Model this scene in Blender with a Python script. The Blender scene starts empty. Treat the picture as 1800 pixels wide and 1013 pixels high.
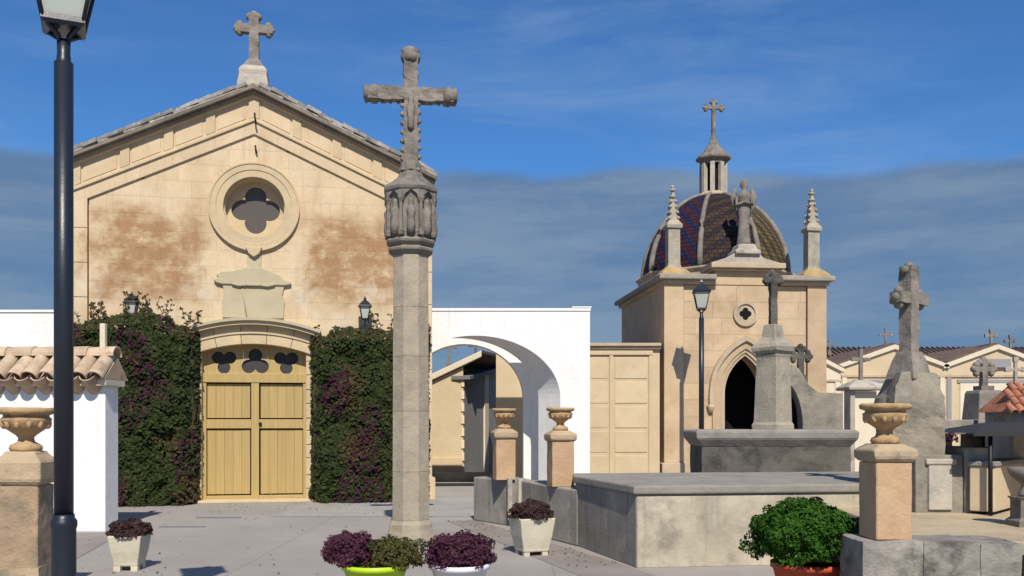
import bpy, bmesh, math, random
from mathutils import Vector, Matrix, noise
random.seed(7)
PI = math.pi
R = math.radians
sc = bpy.context.scene
C = sc.collection

# ------------------------------------------------------------------ camera
CAM_H = 1.6
cam_d = bpy.data.cameras.new('camera')
cam_d.sensor_width = 36.0
cam_d.lens = 32.0
cam_d.shift_y = 233.5 / 1800.0
cam_d.clip_start = 0.05
cam_d.clip_end = 2000.0
cam = bpy.data.objects.new('camera', cam_d)
cam.location = (0, 0, CAM_H)
cam.rotation_euler = (R(90), 0, 0)
C.objects.link(cam)
sc.camera = cam

# ------------------------------------------------------------------ world
SUN_EL, SUN_AZ = 46.0, 8.0          # sun stands behind the camera, slightly to the right
w = bpy.data.worlds.new('World'); sc.world = w; w.use_nodes = True
nt = w.node_tree; nt.nodes.clear()
def N(t, ty, **kw):
    n = t.nodes.new(ty)
    for k, v in kw.items():
        if k.startswith('i_'):
            n.inputs[k[2:].replace('_', ' ')].default_value = v
        else: setattr(n, k, v)
    return n
def L(t, a, b): t.links.new(a, b)
def math_n(t, op, a, b=None, c=None, clamp=False):
    n = t.nodes.new('ShaderNodeMath'); n.operation = op; n.use_clamp = clamp
    for i, x in enumerate((a, b, c)):
        if x is None: continue
        if isinstance(x, (int, float)): n.inputs[i].default_value = x
        else: t.links.new(x, n.inputs[i])
    return n.outputs[0]
def mix_n(t, fac, a, b, blend='MIX'):
    n = t.nodes.new('ShaderNodeMix'); n.data_type = 'RGBA'; n.blend_type = blend
    for s, x in ((n.inputs[0], fac), (n.inputs[6], a), (n.inputs[7], b)):
        if isinstance(x, (int, float)): s.default_value = x
        elif isinstance(x, tuple): s.default_value = (x[0], x[1], x[2], 1)
        else: t.links.new(x, s)
    return n.outputs[2]
def smooth(t, x, lo, hi):
    n = t.nodes.new('ShaderNodeMapRange'); n.interpolation_type = 'SMOOTHSTEP'
    n.inputs[1].default_value = lo; n.inputs[2].default_value = hi
    t.links.new(x, n.inputs[0]); return n.outputs[0]
def noise_n(t, vec, scale, detail=4, rough=.55, out=0, dist=0):
    n = t.nodes.new('ShaderNodeTexNoise'); n.inputs['Scale'].default_value = scale
    n.inputs['Detail'].default_value = detail; n.inputs['Roughness'].default_value = rough
    n.inputs['Distortion'].default_value = dist
    t.links.new(vec, n.inputs['Vector']); return n.outputs[out]
def map_n(t, vec, scale=(1, 1, 1), loc=(0, 0, 0), rot=(0, 0, 0)):
    n = t.nodes.new('ShaderNodeMapping')
    n.inputs['Scale'].default_value = scale; n.inputs['Location'].default_value = loc; n.inputs['Rotation'].default_value = rot
    t.links.new(vec, n.inputs['Vector']); return n.outputs[0]

sky = N(nt, 'ShaderNodeTexSky', sky_type='NISHITA', sun_disc=False)
sky.sun_elevation = R(SUN_EL); sky.sun_rotation = R(180 - SUN_AZ)
sky.air_density = 1.0; sky.dust_density = 0.3; sky.ozone_density = 3.0
tc = N(nt, 'ShaderNodeTexCoord')
sep = N(nt, 'ShaderNodeSeparateXYZ'); L(nt, tc.outputs['Generated'], sep.inputs[0])
zz = sep.outputs[2]
deep = mix_n(nt, 1.0, sky.outputs[0], (0.35, 0.66, 0.98), 'MULTIPLY')
# thin high cirrus veil, streaked
cir_v = map_n(nt, tc.outputs['Generated'], (1.6, 1.6, 9.0), (.3, .1, .2), (0, R(14), 0))
cir = noise_n(nt, cir_v, 2.2, 6, .6, dist=.6)
cir_w = noise_n(nt, map_n(nt, tc.outputs['Generated'], (1.3, 1.3, 1.3), (4.1, 2, 1)), 1.5, 2)
cirm = math_n(nt, 'MULTIPLY', smooth(nt, cir, .36, .80), smooth(nt, cir_w, .30, .58))
cirm = math_n(nt, 'MULTIPLY', cirm, .36)
col1 = mix_n(nt, cirm, deep, (2.5, 3.6, 5.2))
# blue-grey cloud bank low above the horizon, with an uneven upper rim
rim = noise_n(nt, map_n(nt, tc.outputs['Generated'], (2.2, 2.2, 1.0)), 1.6, 5, .5)
rimz = math_n(nt, 'MULTIPLY_ADD', math_n(nt, 'SUBTRACT', rim, .5), .075, zz)
bank = math_n(nt, 'SUBTRACT', 1.0, smooth(nt, rimz, .251, .266))
body = noise_n(nt, map_n(nt, tc.outputs['Generated'], (1.5, 1.5, 8.0)), 3.0, 6, .6)
bcol = mix_n(nt, smooth(nt, body, .35, .72), (.95, 1.62, 2.7), (1.75, 2.4, 3.3))
bank_t = math_n(nt, 'MULTIPLY', bank, math_n(nt, 'MULTIPLY_ADD', body, .22, .78))
col2 = mix_n(nt, bank_t, col1, bcol)
bg = N(nt, 'ShaderNodeBackground'); bg.inputs[1].default_value = .115
L(nt, col2, bg.inputs[0])
wo = N(nt, 'ShaderNodeOutputWorld'); L(nt, bg.outputs[0], wo.inputs[0])

# ------------------------------------------------------------------ sun + exposure
sun_d = bpy.data.lights.new('sun', 'SUN'); sun_d.energy = 5.0; sun_d.angle = R(.53); sun_d.color = (1.0, .91, .78)
sun = bpy.data.objects.new('sun', sun_d); C.objects.link(sun)
dirv = Vector((-math.sin(R(SUN_AZ)) * math.cos(R(SUN_EL)), math.cos(R(SUN_AZ)) * math.cos(R(SUN_EL)), -math.sin(R(SUN_EL))))
sun.rotation_euler = dirv.to_track_quat('-Z', 'Y').to_euler()
sun.location = (3, -20, 20)
sc.view_settings.view_transform = 'Standard'
sc.view_settings.look = 'None'
sc.view_settings.gamma = 1.0
sc.view_settings.use_curve_mapping = False
sc.view_settings.exposure = 0.10

# ------------------------------------------------------------------ materials
def new_mat(name):
    m = bpy.data.materials.new(name); m.use_nodes = True
    t = m.node_tree; b = t.nodes['Principled BSDF']
    return m, t, b
def stone(name, a, b2, scale=3.0, stain=None, st_lo=.5, st_hi=.7, st_scale=1.2, st_amt=.8,
          streak=None, sk_lo=.5, sk_hi=.72, sk_amt=.7, lichen=None, li_lo=.66, rnd=.1, bump=.35, rough=.92, fine=28, extra=None):
    m, t, b = new_mat(name)
    co = N(t, 'ShaderNodeTexCoord').outputs['Object']
    oi = N(t, 'ShaderNodeObjectInfo')
    off = N(t, 'ShaderNodeVectorMath', operation='ADD')
    L(t, co, off.inputs[0])
    loc = N(t, 'ShaderNodeVectorMath', operation='SCALE'); L(t, oi.outputs['Location'], loc.inputs[0]); loc.inputs['Scale'].default_value = 1.7
    L(t, loc.outputs[0], off.inputs[1])
    v = off.outputs[0]
    n1 = noise_n(t, v, scale, 6, .62)
    col = mix_n(t, smooth(t, n1, .3, .72), a, b2)
    if stain:
        n2 = noise_n(t, map_n(t, v, loc=(7, 3, 1)), st_scale, 6, .65)
        col = mix_n(t, math_n(t, 'MULTIPLY', smooth(t, n2, st_lo, st_hi), st_amt), col, stain)
    if streak:
        n3 = noise_n(t, map_n(t, v, (5.5, 5.5, .45)), 1.6, 5, .6)
        col = mix_n(t, math_n(t, 'MULTIPLY', smooth(t, n3, sk_lo, sk_hi), sk_amt), col, streak)
    if lichen:
        n4 = noise_n(t, map_n(t, v, loc=(1, 9, 4)), 5.5, 5, .7)
        col = mix_n(t, math_n(t, 'MULTIPLY', smooth(t, n4, li_lo, li_lo + .08), .85), col, lichen)
    if extra: col = extra(t, co, col)
    nf = noise_n(t, v, fine, 5, .7)
    val = math_n(t, 'MULTIPLY_ADD', nf, .36, .82)
    val = math_n(t, 'MULTIPLY', val, math_n(t, 'MULTIPLY_ADD', oi.outputs['Random'], 2 * rnd, 1 - rnd))
    hs = N(t, 'ShaderNodeHueSaturation'); L(t, val, hs.inputs['Value']); L(t, col, hs.inputs['Color'])
    L(t, hs.outputs[0], b.inputs['Base Color'])
    b.inputs['Roughness'].default_value = rough
    b.inputs['Specular IOR Level'].default_value = .25
    if bump:
        hgt = math_n(t, 'ADD', nf, math_n(t, 'MULTIPLY', noise_n(t, v, fine * .28, 4, .6), 1.2))
        bn = N(t, 'ShaderNodeBump'); bn.inputs['Strength'].default_value = bump; bn.inputs['Distance'].default_value = .02
        L(t, hgt, bn.inputs['Height']); L(t, bn.outputs[0], b.inputs['Normal'])
    return m
def plain(name, col, rough=.6, metal=0, var=.12, scale=6, bump=0.0, spec=.4):
    m, t, b = new_mat(name)
    co = N(t, 'ShaderNodeTexCoord').outputs['Object']
    n1 = noise_n(t, co, scale, 5, .65)
    val = math_n(t, 'MULTIPLY_ADD', n1, 2 * var, 1 - var)
    hs = N(t, 'ShaderNodeHueSaturation'); hs.inputs['Color'].default_value = (*col, 1); L(t, val, hs.inputs['Value'])
    L(t, hs.outputs[0], b.inputs['Base Color'])
    b.inputs['Roughness'].default_value = rough; b.inputs['Metallic'].default_value = metal
    b.inputs['Specular IOR Level'].default_value = spec
    if bump:
        bn = N(t, 'ShaderNodeBump'); bn.inputs['Strength'].default_value = bump; bn.inputs['Distance'].default_value = .01
        L(t, noise_n(t, co, scale * 5, 5, .7), bn.inputs['Height']); L(t, bn.outputs[0], b.inputs['Normal'])
    return m
def leafm(name, c1, c2, c3, trans=.25, rough=.5):
    m, t, b = new_mat(name)
    g = N(t, 'ShaderNodeNewGeometry')
    co = N(t, 'ShaderNodeTexCoord').outputs['Object']
    cr = N(t, 'ShaderNodeValToRGB')
    cr.color_ramp.elements[0].color = (*c1, 1); cr.color_ramp.elements[1].color = (*c3, 1)
    e = cr.color_ramp.elements.new(.55); e.color = (*c2, 1)
    L(t, math_n(t, 'ADD', math_n(t, 'MULTIPLY', g.outputs['Random Per Island'], .6), math_n(t, 'MULTIPLY', noise_n(t, co, 2.6, 3), .4)), cr.inputs[0])
    L(t, cr.outputs[0], b.inputs['Base Color']); b.inputs['Roughness'].default_value = rough
    b.inputs['Specular IOR Level'].default_value = .12
    tr = N(t, 'ShaderNodeBsdfTranslucent'); L(t, cr.outputs[0], tr.inputs[0])
    mx = N(t, 'ShaderNodeMixShader'); mx.inputs[0].default_value = trans
    L(t, b.outputs[0], mx.inputs[1]); L(t, tr.outputs[0], mx.inputs[2])
    L(t, mx.outputs[0], t.nodes['Material Output'].inputs['Surface'])
    return m

def chapel_stains(t, co, col):       # worn brown patches of bare stone either side of the round window
    s = N(t, 'ShaderNodeSeparateXYZ'); L(t, co, s.inputs[0])
    ax = math_n(t, 'ADD', math_n(t, 'ABSOLUTE', s.outputs[0]), math_n(t, 'MULTIPLY_ADD', noise_n(t, map_n(t, co, loc=(8, 1, 2)), 1.7, 5, .65), 1.8, -.9))
    wob = math_n(t, 'MULTIPLY_ADD', noise_n(t, map_n(t, co, loc=(3, 0, 5)), 1.1, 5, .62), 1.9, -.95)
    z = math_n(t, 'ADD', s.outputs[2], wob)
    band = math_n(t, 'MULTIPLY', smooth(t, z, 3.7, 4.3), math_n(t, 'SUBTRACT', 1, smooth(t, z, 5.35, 5.95)))
    side = math_n(t, 'MULTIPLY', smooth(t, ax, .7, 1.3), math_n(t, 'SUBTRACT', 1, smooth(t, ax, 2.7, 3.3)))
    grain = noise_n(t, map_n(t, co, (1.0, 1.0, 1.5)), 2.4, 8, .72)
    msk = math_n(t, 'MULTIPLY', math_n(t, 'MULTIPLY', band, side), smooth(t, grain, .25, .58))
    col = mix_n(t, math_n(t, 'MULTIPLY', msk, .95), col, (.32, .185, .09))
    pale = math_n(t, 'MULTIPLY', smooth(t, noise_n(t, map_n(t, co, loc=(11, 2, 7)), 1.1, 6, .65), .5, .66), math_n(t, 'SUBTRACT', 1, smooth(t, z, 4.0, 4.6)))
    return mix_n(t, math_n(t, 'MULTIPLY', pale, .7), col, (.62, .56, .43))
M = {}
M['chapel'] = stone('chapel_limestone', (.55, .43, .275), (.64, .515, .35), 1.6, stain=(.47, .335, .195), st_lo=.5, st_hi=.74, st_scale=.8, st_amt=.6, streak=(.44, .32, .19), sk_lo=.50, sk_hi=.74, sk_amt=.4, rnd=.035, bump=.22, extra=chapel_stains)
M['mortar'] = stone('chapel_mortar', (.53, .405, .25), (.61, .48, .305), 3, rnd=0, bump=.2)
M['trim'] = stone('chapel_trim_limestone', (.50, .40, .255), (.58, .46, .29), 2.2, stain=(.40, .35, .25), st_lo=.52, st_hi=.72, st_amt=.5, rnd=.06, bump=.2)
M['cornice'] = stone('shaded_weathered_cornice', (.17, .14, .11), (.26, .215, .16), 3, stain=(.10, .09, .08), st_lo=.42, st_hi=.68, rnd=.08)  # weathered stone, darkened further to paint in the soffit shadow
M['plaque'] = stone('plaque_stone', (.42, .37, .25), (.47, .41, .28), 2.5, rnd=.0, bump=.12)
M['roof_old'] = stone('weathered_roof_tile', (.20, .185, .17), (.30, .275, .25), 6, stain=(.10, .09, .085), st_lo=.5, st_hi=.66, st_scale=4, lichen=(.42, .39, .33), li_lo=.6, rnd=.3)
M['grey'] = stone('grey_weathered_stone', (.17, .155, .135), (.265, .235, .20), 4, stain=(.075, .07, .065), st_lo=.48, st_hi=.7, st_scale=3, st_amt=.75, lichen=(.36, .25, .12), li_lo=.68, rnd=.08, bump=.5)
M['greymid'] = stone('mid_grey_stone', (.29, .265, .215), (.40, .36, .285), 4, stain=(.17, .155, .13), st_lo=.5, st_hi=.7, st_scale=3, rnd=.08, bump=.45)
M['greylight'] = stone('pale_grey_stone', (.36, .33, .28), (.46, .42, .35), 4, stain=(.2, .19, .17), st_lo=.52, st_hi=.7, st_scale=3, rnd=.08, bump=.4)
M['column'] = stone('column_limestone', (.31, .27, .205), (.40, .345, .26), 5, stain=(.22, .20, .165), st_lo=.5, st_hi=.72, st_scale=2.2, st_amt=.6, lichen=(.45, .40, .30), li_lo=.66, rnd=.07, bump=.45, fine=40)
M['white'] = stone('white_limewash', (.74, .74, .73), (.79, .79, .78), 1.2, stain=(.70, .70, .67), st_lo=.52, st_hi=.8, st_amt=.6, streak=(.52, .51, .48), sk_lo=.54, sk_hi=.8, sk_amt=.45, rnd=.0, bump=.15, fine=14, rough=.95)
M['cream'] = stone('cream_render', (.52, .42, .275), (.58, .475, .32), 1.5, stain=(.46, .37, .25), st_lo=.55, st_hi=.75, st_amt=.5, rnd=.05, bump=.12)
M['creamlight'] = stone('pale_cream_render', (.62, .55, .42), (.68, .60, .47), 1.5, stain=(.5, .43, .32), st_lo=.55, st_hi=.75, st_amt=.5, rnd=.05, bump=.12)
M['niche'] = stone('niche_slab_stone', (.50, .40, .26), (.56, .45, .295), 2, rnd=.06, bump=.1)
M['maus'] = stone('mausoleum_limestone', (.45, .335, .21), (.53, .405, .27), 1.8, stain=(.36, .25, .155), st_lo=.48, st_hi=.72, st_scale=1.2, st_amt=.65, rnd=.10, bump=.2)
M['maustrim'] = stone('mausoleum_trim', (.40, .32, .22), (.49, .40, .28), 3, stain=(.27, .23, .18), st_lo=.52, st_hi=.7, st_amt=.6, rnd=.06, bump=.25)
M['mauscorn'] = stone('mausoleum_cornice', (.26, .24, .21), (.36, .32, .26), 4, stain=(.46, .27, .08), st_lo=.60, st_hi=.70, st_scale=1.3, st_amt=.8, rnd=.06)
M['ochrecap'] = stone('orange_lichen_stone', (.36, .24, .09), (.42, .31, .15), 4, stain=(.25, .22, .17), st_lo=.5, st_hi=.68, st_scale=3, rnd=.05)
M['pier'] = stone('ochre_pillar_stone', (.43, .28, .165), (.50, .35, .22), 3, stain=(.36, .27, .19), st_lo=.52, st_hi=.72, st_amt=.6, rnd=.06, bump=.4, fine=36)
M['oldpier'] = stone('dirty_pillar_stone', (.33, .235, .15), (.42, .31, .205), 3.5, stain=(.20, .165, .125), st_lo=.46, st_hi=.68, st_scale=2.6, st_amt=.8, rnd=.05, bump=.6, fine=30)
M['piercap'] = stone('pillar_cap_stone', (.36, .28, .18), (.45, .35, .23), 4, stain=(.2, .17, .13), st_lo=.54, st_hi=.72, st_scale=3, rnd=.06, bump=.45)
M['urn'] = stone('urn_stone', (.40, .26, .13), (.48, .33, .18), 5, stain=(.21, .15, .09), st_lo=.5, st_hi=.68, st_scale=5, rnd=.08, bump=.45)
M['wallgrey'] = stone('stained_cement_render', (.23, .215, .19), (.32, .30, .26), 2.2, stain=(.50, .45, .34), st_lo=.54, st_hi=.72, st_scale=1.3, st_amt=.7, streak=(.15, .14, .125), sk_lo=.48, sk_hi=.72, sk_amt=.6, rnd=.08, bump=.3)
M['wallcream_sunlit'] = stone('sunlit_stained_cream_plaster', (.36, .325, .25), (.54, .485, .375), 1.6, stain=(.17, .155, .13), st_lo=.5, st_hi=.7, st_scale=1.5, st_amt=.75, streak=(.20, .18, .15), sk_lo=.52, sk_hi=.74, sk_amt=.5, rnd=.0, bump=.3)  # real cream patches; lighter overall so the front looks sunlit
M['coping'] = stone('coping_stone', (.23, .215, .19), (.31, .29, .255), 3, stain=(.17, .155, .135), st_lo=.52, st_hi=.72, rnd=.08, bump=.4)
M['black'] = stone('blackened_limestone', (.085, .081, .072), (.145, .136, .118), 2.4, stain=(.04, .04, .037), st_lo=.47, st_hi=.66, st_scale=1.6, st_amt=.85, streak=(.19, .175, .15), sk_lo=.62, sk_hi=.8, sk_amt=.5, rnd=.08, bump=.5)
M['rock'] = stone('lichened_rock', (.20, .185, .15), (.30, .27, .215), 3.5, stain=(.13, .125, .11), st_lo=.5, st_hi=.7, st_scale=2.6, lichen=(.42, .36, .2), li_lo=.64, rnd=.05, bump=.7, fine=22)
M['oldwall'] = stone('old_pitted_stone', (.20, .187, .165), (.32, .30, .262), 3.6, stain=(.085, .08, .075), st_lo=.49, st_hi=.64, st_scale=2.6, st_amt=.8, streak=(.40, .37, .32), sk_lo=.58, sk_hi=.76, sk_amt=.6, rnd=.12, bump=.8, fine=18)
M['sand'] = stone('sandy_slab', (.36, .29, .19), (.45, .365, .25), 2.4, stain=(.24, .20, .15), st_lo=.54, st_hi=.74, rnd=.05, bump=.4)
M['concrete'] = stone('cast_concrete', (.50, .46, .36), (.58, .54, .43), 4, stain=(.36, .33, .24), st_lo=.56, st_hi=.74, st_amt=.5, rnd=.05, bump=.15)
M['terratile'] = stone('clay_roof_tile', (.42, .31, .21), (.52, .41, .29), 5, stain=(.26, .2, .15), st_lo=.52, st_hi=.7, st_scale=4, lichen=(.5, .45, .37), li_lo=.62, rnd=.18, bump=.35)
M['redtile'] = stone('red_clay_tile', (.36, .13, .075), (.46, .21, .13), 8, stain=(.2, .09, .06), st_lo=.5, st_hi=.7, st_scale=6, rnd=.25, bump=.3)
M['browntile'] = stone('brown_roof_tile', (.10, .07, .056), (.17, .115, .09), 6, stain=(.07, .05, .045), st_lo=.5, st_hi=.7, st_scale=3, rnd=.1, bump=.4)
M['iron'] = plain('dark_blue_black_paint', (.012, .017, .028), .38, .0, .25, 7, .12, .5)
M['darkiron'] = plain('black_iron', (.012, .012, .013), .5, .2, .2, 9, .15)
M['lampglass'] = plain('frosted_lamp_glass', (.42, .46, .42), .25, 0, .06, 3, 0, .6)
M['glassdark'] = plain('dull_grey_glass', (.095, .083, .072), .32, 0, .1, 2.0, 0, .35)
M['glassdoor'] = plain('slate_grey_glass', (.055, .055, .058), .6, 0, .1, 3, 0, .1)
M['void'] = plain('dark_interior', (.012, .012, .013), .9, 0, .2, 4, 0, .1)  # near-black colour standing in for shade in openings and gaps
M['greyroof'] = plain('grey_sheet', (.15, .155, .165), .7, 0, .12, 3, .1)
M['darksheet'] = plain('dark_roof_sheet', (.035, .035, .036), .7, 0, .2, 4, .1, .2)
M['grey_and_shade'] = plain('grey_render_and_side_shade', (.26, .26, .27), .85, 0, .1, 3, .1)  # grey trim; on the tomb house side the grey paints its shade
M['soil'] = plain('dark_soil', (.035, .025, .018), .95, 0, .3, 12, .5, .1)
M['twig'] = plain('twig_bark', (.06, .045, .03), .9, 0, .3, 12, .4, .1)
M['limepot'] = plain('lime_green_plastic', (.42, .62, .015), .35, 0, .06, 4, 0, .5)
M['whitepot'] = plain('white_glazed_pot', (.72, .72, .78), .3, 0, .05, 4, 0, .5)
M['redpot'] = plain('terracotta_red_pot', (.44, .075, .035), .6, 0, .2, 6, .15, .3)
M['leaf'] = leafm('bougainvillea_leaf', (.012, .020, .008), (.032, .048, .015), (.08, .09, .03), .2, .75)
M['leafbrown'] = leafm('bougainvillea_young_leaf', (.035, .028, .013), (.07, .052, .024), (.12, .085, .04), .2, .75)
M['bract'] = leafm('bougainvillea_bract', (.032, .011, .020), (.062, .018, .038), (.115, .035, .075), .25, .8)
M['purple'] = leafm('purple_heather_leaf', (.045, .015, .026), (.08, .027, .047), (.135, .052, .085), .2, .75)
M['dullpurple'] = leafm('dull_purple_leaf', (.035, .02, .02), (.07, .038, .036), (.11, .06, .052), .2, .7)
M['olive'] = leafm('olive_green_leaf', (.045, .042, .014), (.085, .08, .025), (.13, .11, .04), .2, .7)
M['green'] = leafm('fresh_green_leaf', (.014, .048, .005), (.033, .10, .010), (.072, .175, .022), .25, .65)
M['litter'] = leafm('dry_leaf', (.06, .035, .018), (.12, .075, .035), (.20, .14, .07), .1, .8)
M['weed'] = leafm('weed_leaf', (.02, .06, .01), (.05, .13, .015), (.10, .22, .03), .3)
def wood_mat():
    m, t, b = new_mat('ochre_painted_boards')
    co = N(t, 'ShaderNodeTexCoord').outputs['Object']
    g = noise_n(t, map_n(t, co, (24, 24, .8)), 1.3, 6, .6)
    oi = N(t, 'ShaderNodeObjectInfo')
    col = mix_n(t, smooth(t, g, .3, .75), (.37, .265, .10), (.44, .32, .125))
    hs = N(t, 'ShaderNodeHueSaturation'); L(t, col, hs.inputs['Color'])
    L(t, math_n(t, 'MULTIPLY_ADD', oi.outputs['Random'], .12, .94), hs.inputs['Value'])
    L(t, hs.outputs[0], b.inputs['Base Color']); b.inputs['Roughness'].default_value = .6
    bn = N(t, 'ShaderNodeBump'); bn.inputs['Strength'].default_value = .2; bn.inputs['Distance'].default_value = .004
    L(t, g, bn.inputs['Height']); L(t, bn.outputs[0], b.inputs['Normal'])
    return m
M['wood'] = wood_mat()
def dome_mat(name, c1, c2, rot):      # glazed tiles laid in diagonal bands
    m, t, b = new_mat(name)
    co = N(t, 'ShaderNodeTexCoord').outputs['UV']
    s = N(t, 'ShaderNodeSeparateXYZ'); L(t, map_n(t, co, rot=(0, 0, R(rot))), s.inputs[0])
    st = math_n(t, 'FRACT', math_n(t, 'MULTIPLY', s.outputs[0], 3.1))
    msk = smooth(t, math_n(t, 'ABSOLUTE', math_n(t, 'SUBTRACT', st, .5)), .20, .26)
    br = N(t, 'ShaderNodeTexBrick'); br.inputs['Scale'].default_value = 1.0
    br.inputs['Brick Width'].default_value = .16; br.inputs['Row Height'].default_value = .11; br.inputs['Mortar Size'].default_value = .012
    br.inputs['Color1'].default_value = (1.1, 1.1, 1.1, 1); br.inputs['Color2'].default_value = (.7, .7, .7, 1); br.inputs['Mortar'].default_value = (.35, .35, .35, 1)
    L(t, co, br.inputs['Vector'])
    col = mix_n(t, msk, c1, c2)
    col = mix_n(t, 1.0, col, br.outputs['Color'], 'MULTIPLY')
    n = noise_n(t, co, 9, 4, .7)
    hs = N(t, 'ShaderNodeHueSaturation'); L(t, col, hs.inputs['Color']); L(t, math_n(t, 'MULTIPLY_ADD', n, .9, .55), hs.inputs['Value'])
    L(t, hs.outputs[0], b.inputs['Base Color']); b.inputs['Roughness'].default_value = .7; b.inputs['Specular IOR Level'].default_value = .12
    bn = N(t, 'ShaderNodeBump'); bn.inputs['Strength'].default_value = .5; bn.inputs['Distance'].default_value = .015
    L(t, br.outputs['Fac'], bn.inputs['Height']); bn.invert = True; L(t, bn.outputs[0], b.inputs['Normal'])
    return m
M['dome_blue'] = dome_mat('dome_tiles_blue_red', (.018, .024, .062), (.055, .018, .03), -48)
M['dome_brown'] = dome_mat('dome_tiles_brown_blue', (.055, .034, .024), (.028, .02, .026), 62)
M['dome_ochre'] = dome_mat('dome_tiles_ochre_green', (.15, .10, .035), (.06, .056, .04), -35)
def ground_mat():
    m, t, b = new_mat('plaza_concrete')
    g = N(t, 'ShaderNodeTexCoord').outputs['Object']
    n1 = noise_n(t, g, .45, 6, .6); n2 = noise_n(t, map_n(t, g, loc=(5, 8, 0)), 2.3, 6, .65); nf = noise_n(t, g, 45, 4, .7)
    col = mix_n(t, smooth(t, n1, .32, .7), (.27, .252, .235), (.32, .30, .28))
    col = mix_n(t, math_n(t, 'MULTIPLY', smooth(t, n2, .5, .78), .4), col, (.225, .205, .19))
    # faint expansion joints
    s = N(t, 'ShaderNodeSeparateXYZ'); L(t, g, s.inputs[0])
    jm = None
    for o, p, ph in ((s.outputs[0], 3.4, .37), (s.outputs[1], 3.6, .01)):
        d = math_n(t, 'ABSOLUTE', math_n(t, 'SUBTRACT', math_n(t, 'FRACT', math_n(t, 'ADD', math_n(t, 'DIVIDE', o, p), ph)), .5))
        k = math_n(t, 'SUBTRACT', 1, smooth(t, d, .002, .006))
        jm = k if jm is None else math_n(t, 'MAXIMUM', jm, k)
    col = mix_n(t, math_n(t, 'MULTIPLY', jm, .4), col, (.17, .155, .14))
    hs = N(t, 'ShaderNodeHueSaturation'); L(t, col, hs.inputs['Color']); L(t, math_n(t, 'MULTIPLY_ADD', nf, .3, .85), hs.inputs['Value'])
    L(t, hs.outputs[0], b.inputs['Base Color']); b.inputs['Roughness'].default_value = .9
    b.inputs['Specular IOR Level'].default_value = .2
    bn = N(t, 'ShaderNodeBump'); bn.inputs['Strength'].default_value = .25; bn.inputs['Distance'].default_value = .01
    L(t, nf, bn.inputs['Height']); L(t, bn.outputs[0], b.inputs['Normal'])
    return m
M['ground'] = ground_mat()
M['border'] = stone('brown_paving_border', (.225, .20, .185), (.265, .24, .222), 2, stain=(.2, .18, .165), st_lo=.5, st_hi=.7, rnd=0, bump=.3)
M['palepave'] = stone('pale_paving', (.30, .285, .265), (.345, .33, .31), 1, stain=(.26, .245, .23), st_lo=.5, st_hi=.7, rnd=0, bump=.2)

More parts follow.
